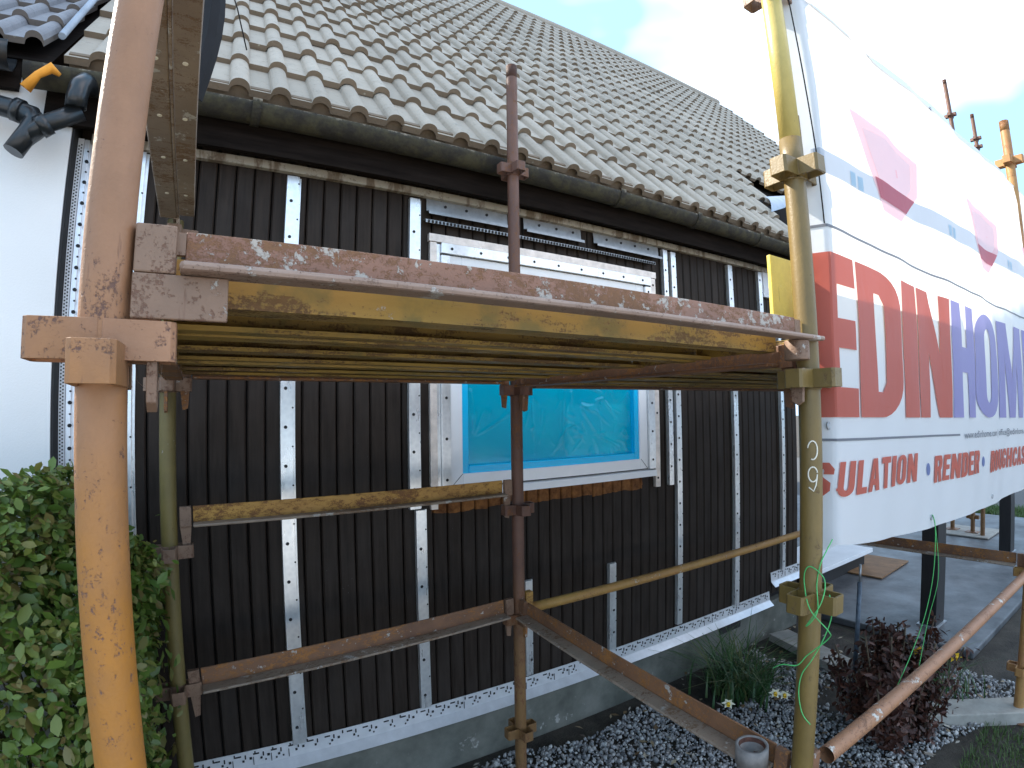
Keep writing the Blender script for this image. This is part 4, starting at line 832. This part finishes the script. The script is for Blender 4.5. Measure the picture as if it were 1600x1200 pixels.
lw = lambda x0, ws: [(x0+sum(ws[:i]), x0+sum(ws[:i+1])-0.012) for i in range(len(ws))]
word('INSULATION', lw(1.028, [0.045, 0.078, 0.075, 0.084, 0.066, 0.086, 0.072, 0.040, 0.080, 0.080]), 1.392, 1.472, 'ink_red')
word('RENDER', lw(1.893, [0.084, 0.070, 0.088, 0.084, 0.070, 0.084]), 1.373, 1.455, 'ink_red')
word('ROUGHCAST', lw(2.515, [0.076, 0.080, 0.078, 0.080, 0.080, 0.074, 0.080, 0.074, 0.072]), 1.363, 1.445, 'ink_red')
for cx in (1.838, 2.425, 3.26): shape(arc(cx, 1.418 if cx < 2 else 1.410, 0.019, 0.019, 0, 350, 18), 'ink_blue', name='bullet_dot')
shape([(UF-0.05,2.013),(4.3,2.013),(4.3,2.020),(UF-0.05,2.020)], 'ink_grey', name='printed_line'); shape([(UF-0.05,1.520),(2.128,1.513),(2.128,1.519),(UF-0.05,1.526)], 'ink_grey', name='printed_line')
cu = bpy.data.curves.new('web_text', 'FONT'); cu.body = 'www.edinhome.com | office@edinhome.co.uk'; cu.size = 0.036; cu.offset = 0.0003; ob = bpy.data.objects.new('web_text', cu); me = bpy.data.meshes.new_from_object(ob)
xs_ = [v.co.x for v in me.vertices]; wdt = max(xs_)
for v in me.vertices: v.co = Vector((2.165+v.co.x/wdt*1.08, 1.502+v.co.y, 0))
bpy.data.objects.remove(ob); put(link('web_address', on_banner(me, 0.003), M['ink_grey']), ban)['kind'] = 'stuff'
# printed street of houses
up3 = lambda pts: [(q[0], q[1]+0.035*(q[0]-1.22)) for q in pts]
shape(up3([(UF-0.02,2.148),(4.3,2.120),(4.3,2.200),(UF-0.02,2.208)]), 'ink_slate', 0.0015, drop=False)
def red_house(x0, k_):
    f = lambda pts: [(x0+(q[0]-1.42)*k_, q[1]-0.035*0) for q in pts]
    shape(f([(1.42,2.385),(1.67,2.392),(1.915,2.370),(1.885,2.248),(1.706,2.129),(1.572,2.133)]), 'ink_pink', 0.0026, drop=False)
    shape(f([(1.490,2.352),(1.66,2.372),(1.850,2.350),(1.828,2.258),(1.690,2.165),(1.592,2.168)]), 'ink_pale', 0.0031, drop=False)
    shape(f([(1.535,2.222),(1.855,2.228),(1.760,2.166),(1.556,2.166)]), 'ink_rose', 0.0037, drop=False)
    shape(f([(1.575,2.105),(1.70,2.102),(1.70,2.105),(1.575,2.108)]), 'ink_slate', 0.0026, drop=False)
red_house(1.42, 1.0); red_house(2.415, 0.95); red_house(3.42, 0.95)
for wx in (1.375, 2.14, 3.02):
    for q in (0, 1): shape([(wx+q*0.04*1.2, 2.150+0.03*(wx-1.22)), (wx+q*0.048+0.032, 2.152+0.03*(wx-1.22)), (wx+q*0.048+0.034, 2.190+0.03*(wx-1.22)), (wx+q*0.048, 2.188+0.03*(wx-1.22))], 'ink_sky', 0.0026, drop=False)
shape([(1.22,1.4935),(1.2,1.4935)] and [(1.256,1.4),(1.2568,1.4),(1.2568,1.4005),(1.256,1.4005)], 'ink_grey')
# eyelets
for (u, z) in ((1.205, 1.555), (1.85, 1.255), (2.55, 1.232), (1.25, 2.66), (2.2, 2.68)):
    p = bpos(u, z); g = MB(); g.ring_tube(p+Vector((0,-0.003,0)), p+Vector((0,0.001,0)), 0.009, 0.005, 14); B(g, 'eyelet', M['galv_dull'], ban)
# ---- twine
def twine(pts, label, r_=0.0013):
    # smooth the polyline
    P = [Vector(p) for p in pts]; Q = []
    for i in range(len(P)-1):
        p0_, p1_, p2_, p3_ = P[max(i-1, 0)], P[i], P[i+1], P[min(i+2, len(P)-1)]
        for k_ in range(6):
            t_ = k_/6; Q.append(0.5*((2*p1_)+(p2_-p0_)*t_+(2*p0_-5*p1_+4*p2_-p3_)*t_*t_+(3*p1_-p0_-3*p2_+p3_)*t_**3))
    Q.append(P[-1]); g = MB(); g.tube(Q, r_, 6); tag(B(g, 'twine', M['twine']), label, 'twine')
def ps(a_, z, r_=TR+0.003):                              # point on the olive pole's skin; a_ from the camera-facing line
    th_ = math.atan2(-YO, -PX2)+a_; return (PX2+math.cos(th_)*r_, YO+math.sin(th_)*r_, z)
twine([(1.205,0.60,1.30), ps(0.9,1.262), ps(0.5,1.215), ps(0.2,1.170,0.075), ps(-0.1,1.135,0.07), ps(0.3,1.19,0.075), ps(0.6,1.23,0.05), ps(0.1,1.252), ps(-0.4,1.245), ps(-0.5,1.215), ps(0.0,1.175,0.075), ps(0.5,1.13,0.08), ps(0.75,1.105,0.06), ps(0.4,1.075,0.04), ps(-0.1,1.055,0.035), ps(-0.6,1.03,0.04), ps(-1.1,1.025,0.06), ps(-1.45,1.005,0.075)], 'tangle of green twine knotted round the olive pole strap')
twine([ps(0.7,1.20,0.06), ps(0.95,1.15,0.055), ps(0.7,1.095,0.045), ps(0.2,1.045,0.034), ps(-0.35,1.01,0.034), ps(-0.5,0.965,0.034), ps(-0.2,0.92,0.034), ps(0.35,0.895,0.034)], 'loose green twine end hanging down the olive pole')
twine([bpos(1.855,1.262)+Vector((0,-0.004,0)), (1.86,0.592,1.22), (1.875,0.60,1.08), (1.88,0.62,0.95), (1.86,0.64,0.85), (1.80,0.66,0.74), (1.76,0.68,0.66)], 'pale green twine hanging from the banner bottom hem', 0.0013)
twine([bpos(1.857,1.262)+Vector((0,-0.004,0)), (1.868,0.592,1.20), (1.92,0.60,1.05), (1.93,0.63,0.90), (1.90,0.64,0.75)], 'second thin green twine dangling below the banner', 0.0011)

g = MB(); g.tube([(1.178,0.596,2.72),(1.192,0.592,2.45),(1.207,0.590,2.20),(1.214,0.592,2.02)], 0.0016, 6); tag(B(g, 'tie_cord', M['rubber']), 'thin dark cord running down the upper banner edge', 'cord')
# ================================================================ porch posts and things on the paving
for (xx, yy, lb) in ((4.28, 1.37, 'square black timber post standing on the dark paving'), (6.86, 1.47, 'square black timber post further off at the porch end')):
    e = empty('porch_post', (xx, yy, 0.05), lb, 'post')
    g = MB(); g.box((xx-0.085,yy-0.055,0.05),(xx+0.085,yy+0.055,2.58)); B(g, 'shaft', M['black_timber'], e, bevel=0.004)
    g = MB(); g.box((xx-0.10,yy-0.07,0.05),(xx+0.10,yy+0.07,0.058)); B(g, 'foot_plate', M['galv_dull'], e)
g = MB(); g.M = Matrix.Translation((5.42, 2.28, 0.055)) @ Matrix.Rotation(R(3), 4, 'Z'); g.box((-0.37,-0.21,0),(0.37,0.22,0.012)); tag(B(g, 'plywood_sheet', M['brown_sheet'], bevel=0.002), 'brown plywood sheet lying on the dark paving', 'sheet')
e = empty('white_box', (5.0, 2.6, 0.05), 'low white box with dark underside behind the banner', 'box')
g = MB(); g.box((4.35,2.30,0.185),(5.45,2.85,0.225)); B(g, 'lid', M['white_board'], e, bevel=0.004)
g = MB(); g.box((4.40,2.36,0.05),(5.40,2.82,0.184)); B(g, 'base', M['black_timber'], e)
e = empty('steel_rod', (2.803, 1.258, 0), 'thin blue grey steel rod standing upright in the soil', 'rod')
g = MB(); g.tube([(2.803,1.258,0.0),(2.82,1.258,0.45),(2.83,1.258,0.70)], 0.0115, 12); B(g, 'shaft', M['blue_rod'], e); g = MB(); g.tube([(2.83,1.258,0.70),(2.833,1.258,0.79)], 0.006, 10); B(g, 'tip', M['galv_dull'], e)

# ================================================================ plants
def leaf_cloud(name, P, N3, size, mat, aspect=0.5, fold=0.25, seed=0):
    n = len(P); rr = np.random.default_rng(seed); N3 = N3/np.linalg.norm(N3, axis=1, keepdims=True)
    N3 = N3+rr.normal(scale=0.55, size=(n, 3)); N3 /= np.linalg.norm(N3, axis=1, keepdims=True)
    T = rr.normal(size=(n, 3)); T[:, 2] += 0.5; T -= (T*N3).sum(1, keepdims=True)*N3; T /= np.linalg.norm(T, axis=1, keepdims=True); S = np.cross(N3, T)
    L_ = size*np.clip(rr.lognormal(0, 0.32, n), 0.4, 1.9)[:, None]; W_ = L_*aspect
    c = [P, P+T*L_*0.30+S*W_*0.42-N3*L_*0.02, P+T*L_*0.68+S*W_*0.48-N3*L_*0.03, P+T*L_-N3*L_*fold*0.6, P+T*L_*0.68-S*W_*0.48-N3*L_*0.03, P+T*L_*0.30-S*W_*0.42-N3*L_*0.02, P+T*L_*0.5+N3*L_*-0.10]
    V = np.stack(c, 1).reshape(-1, 3); b = (np.arange(n)*7)[:, None]
    F = np.concatenate([b+np.array(q) for q in ((0,1,6),(1,2,6),(2,3,6),(3,4,6),(4,5,6),(5,0,6))], 0)
    return arr_mesh(name, V, F, mat)
# hedge: rounded block of small leaves, deepest at its face
hedge = empty('hedge', (-0.72, 1.62, 0), 'leafy green hedge growing against the white house', 'hedge')
n = 76000
u = rng.uniform(-1, 1, (n*2, 3)); u /= np.max(np.abs(u), axis=1, keepdims=True)          # points on a cube skin
cen = np.array([-0.80, 1.62, 0.62]); half = np.array([0.66, 0.40, 0.80])
dirn = u/np.linalg.norm(u, axis=1, keepdims=True)
rad = 0.80+0.20*(np.linalg.norm(u, axis=1))**0.2
bump_ = 0.055*np.sin(u[:,0]*6+u[:,2]*4)+0.05*np.sin(u[:,2]*9+u[:,1]*5+1)+0.04*np.sin(u[:,0]*13-u[:,2]*7)
depth = 1-rng.exponential(0.075, len(u))+bump_
P = cen+u*half*depth[:, None]*np.clip(1.06-0.10*(np.abs(u)**4).sum(1), 0.6, 1.1)[:, None]
k = (P[:,2] > 0.02) & (u[:,1] < 0.8); P = P[k][:n]; dn = dirn[k][:n]
put(link('foliage', leaf_cloud('foliage', P, dn+np.array([0,0,0.35]), 0.024, M['leaf'], 0.55, 0.3, 3)), hedge)['kind'] = 'stuff'
g = MB()
for i in range(46):
    x_ = random.uniform(-1.25, -0.32); y_ = random.uniform(1.42, 1.82); pts = [(x_, y_, 0.0)]
    for k_ in range(1, 6): pts.append((pts[-1][0]+random.gauss(0, 0.06), pts[-1][1]+random.gauss(-0.015, 0.05), k_*random.uniform(0.20, 0.245)))
    g.tube(pts, 0.006, 6, radii=[0.010, 0.008, 0.007, 0.005, 0.004, 0.002])
B(g, 'stems', M['twig'], hedge)['kind'] = 'stuff'
# a few shoots reaching right of the pole, by the wall
n = 900; c_ = rng.integers(0, 5, n); cc = np.array([(-0.16,1.62,1.17),(-0.20,1.70,1.02),(-0.17,1.72,0.86),(-0.22,1.66,0.60),(-0.18,1.68,0.72)])[c_]
P2 = cc+rng.normal(scale=(0.035,0.05,0.06), size=(n,3)); put(link('shoots', leaf_cloud('shoots', P2, P2-np.array([-0.5,1.9,0.8]), 0.028, M['leaf'], 0.5, 0.3, 9)), hedge)['kind'] = 'stuff'
# daffodils
def clump(name, label, cx, cy, n, hmin, hmax, spread, lean, mat, wd=0.011, flowers=(), cat='plant', group=None, wilt=0):
    e = empty(name, (cx, cy, 0), label, cat, group)
    gen = lambda m: np.stack([cx+rng.normal(scale=spread, size=m), cy+rng.normal(scale=spread, size=m), np.zeros(m)], 1)
    put(link('leaves', blades(n, gen, hmin, hmax, wd, lean, mat, 'leaves', 5)), e)['kind'] = 'stuff'
    for (fx, fy, fz, col) in flowers:
        g = MB(); g.tube([(cx+(fx-cx)*0.3, cy+(fy-cy)*0.3, 0), (cx+(fx-cx)*0.8, cy+(fy-cy)*0.8, fz*0.75), (fx, fy+0.01, fz+0.01), (fx-0.01, fy-0.012, fz)], 0.0025, 6); B(g, 'stem', M['daff_leaf'], e)
        g = MB(); c0 = Vector((fx-0.012, fy-0.014, fz)); ax = Vector((-0.7,-0.55,-0.25)).normalized(); a_ = ax.cross(Vector((0,0,1))).normalized(); b_ = ax.cross(a_)
        for i in range(6):
            t_ = i*math.pi/3; d_ = a_*math.cos(t_)+b_*math.sin(t_); s_ = ax.cross(d_)
            g._add([tuple(c0), tuple(c0+d_*0.016+s_*0.009), tuple(c0+d_*0.034+ax*0.004), tuple(c0+d_*0.016-s_*0.009)], [(0,1,2,3)])
        fl = B(g, 'flower', M[col], e); g = MB(); g.ring_tube(c0, c0+ax*0.016, 0.009, 0.007, 12); B(g, 'trumpet', M['petal_y'], fl)
    return e
clump('daffodil_clump', 'clump of arching daffodil leaves with pale flowers by the plinth', 2.56, 1.80, 260, 0.22, 0.46, 0.085, 1.5, M['daff_leaf'], 0.014, [(2.13,1.55,0.20,'petal_w'),(2.40,1.47,0.19,'petal_w'),(2.47,1.46,0.16,'petal_w')])
clump('daffodil_clump', 'straggling daffodil with a yellow flower by the concrete edging', 3.30, 1.02, 60, 0.20, 0.36, 0.10, 1.1, M['daff_leaf'], 0.010, [(3.02,0.86,0.37,'petal_y'),(2.86,0.98,0.42,'petal_y')])
# dark red shrub
e = empty('red_shrub', (2.72, 1.0, 0), 'dark red leaved shrub growing behind the orange rail', 'shrub')
n = 7500; t_ = rng.uniform(0, 1, n); st = rng.integers(0, 60, n); sa = rng.uniform(0, 2*np.pi, 60); sr = rng.uniform(0.02, 0.34, 60); sh = rng.uniform(0.26, 0.56, 60)
P3 = np.stack([2.74+np.cos(sa[st])*sr[st]*(0.45+0.6*t_), 1.02+np.sin(sa[st])*sr[st]*(0.45+0.6*t_)*0.8, sh[st]*t_], 1)+rng.normal(scale=0.022, size=(n,3)); P3[:,2] = np.abs(P3[:,2])
put(link('foliage', leaf_cloud('foliage', P3, np.stack([np.cos(sa[st]), np.sin(sa[st]), np.full(n, 0.8)], 1), 0.034, M['red_leaf'], 0.42, 0.3, 5)), e)['kind'] = 'stuff'
g = MB()
for i in range(60): g.tube([(2.74+math.cos(sa[i])*sr[i]*0.4, 1.02+math.sin(sa[i])*sr[i]*0.32, 0), (2.74+math.cos(sa[i])*sr[i]*1.05, 1.02+math.sin(sa[i])*sr[i]*0.85, sh[i])], 0.004, 6)
B(g, 'stems', M['twig'], e)['kind'] = 'stuff'
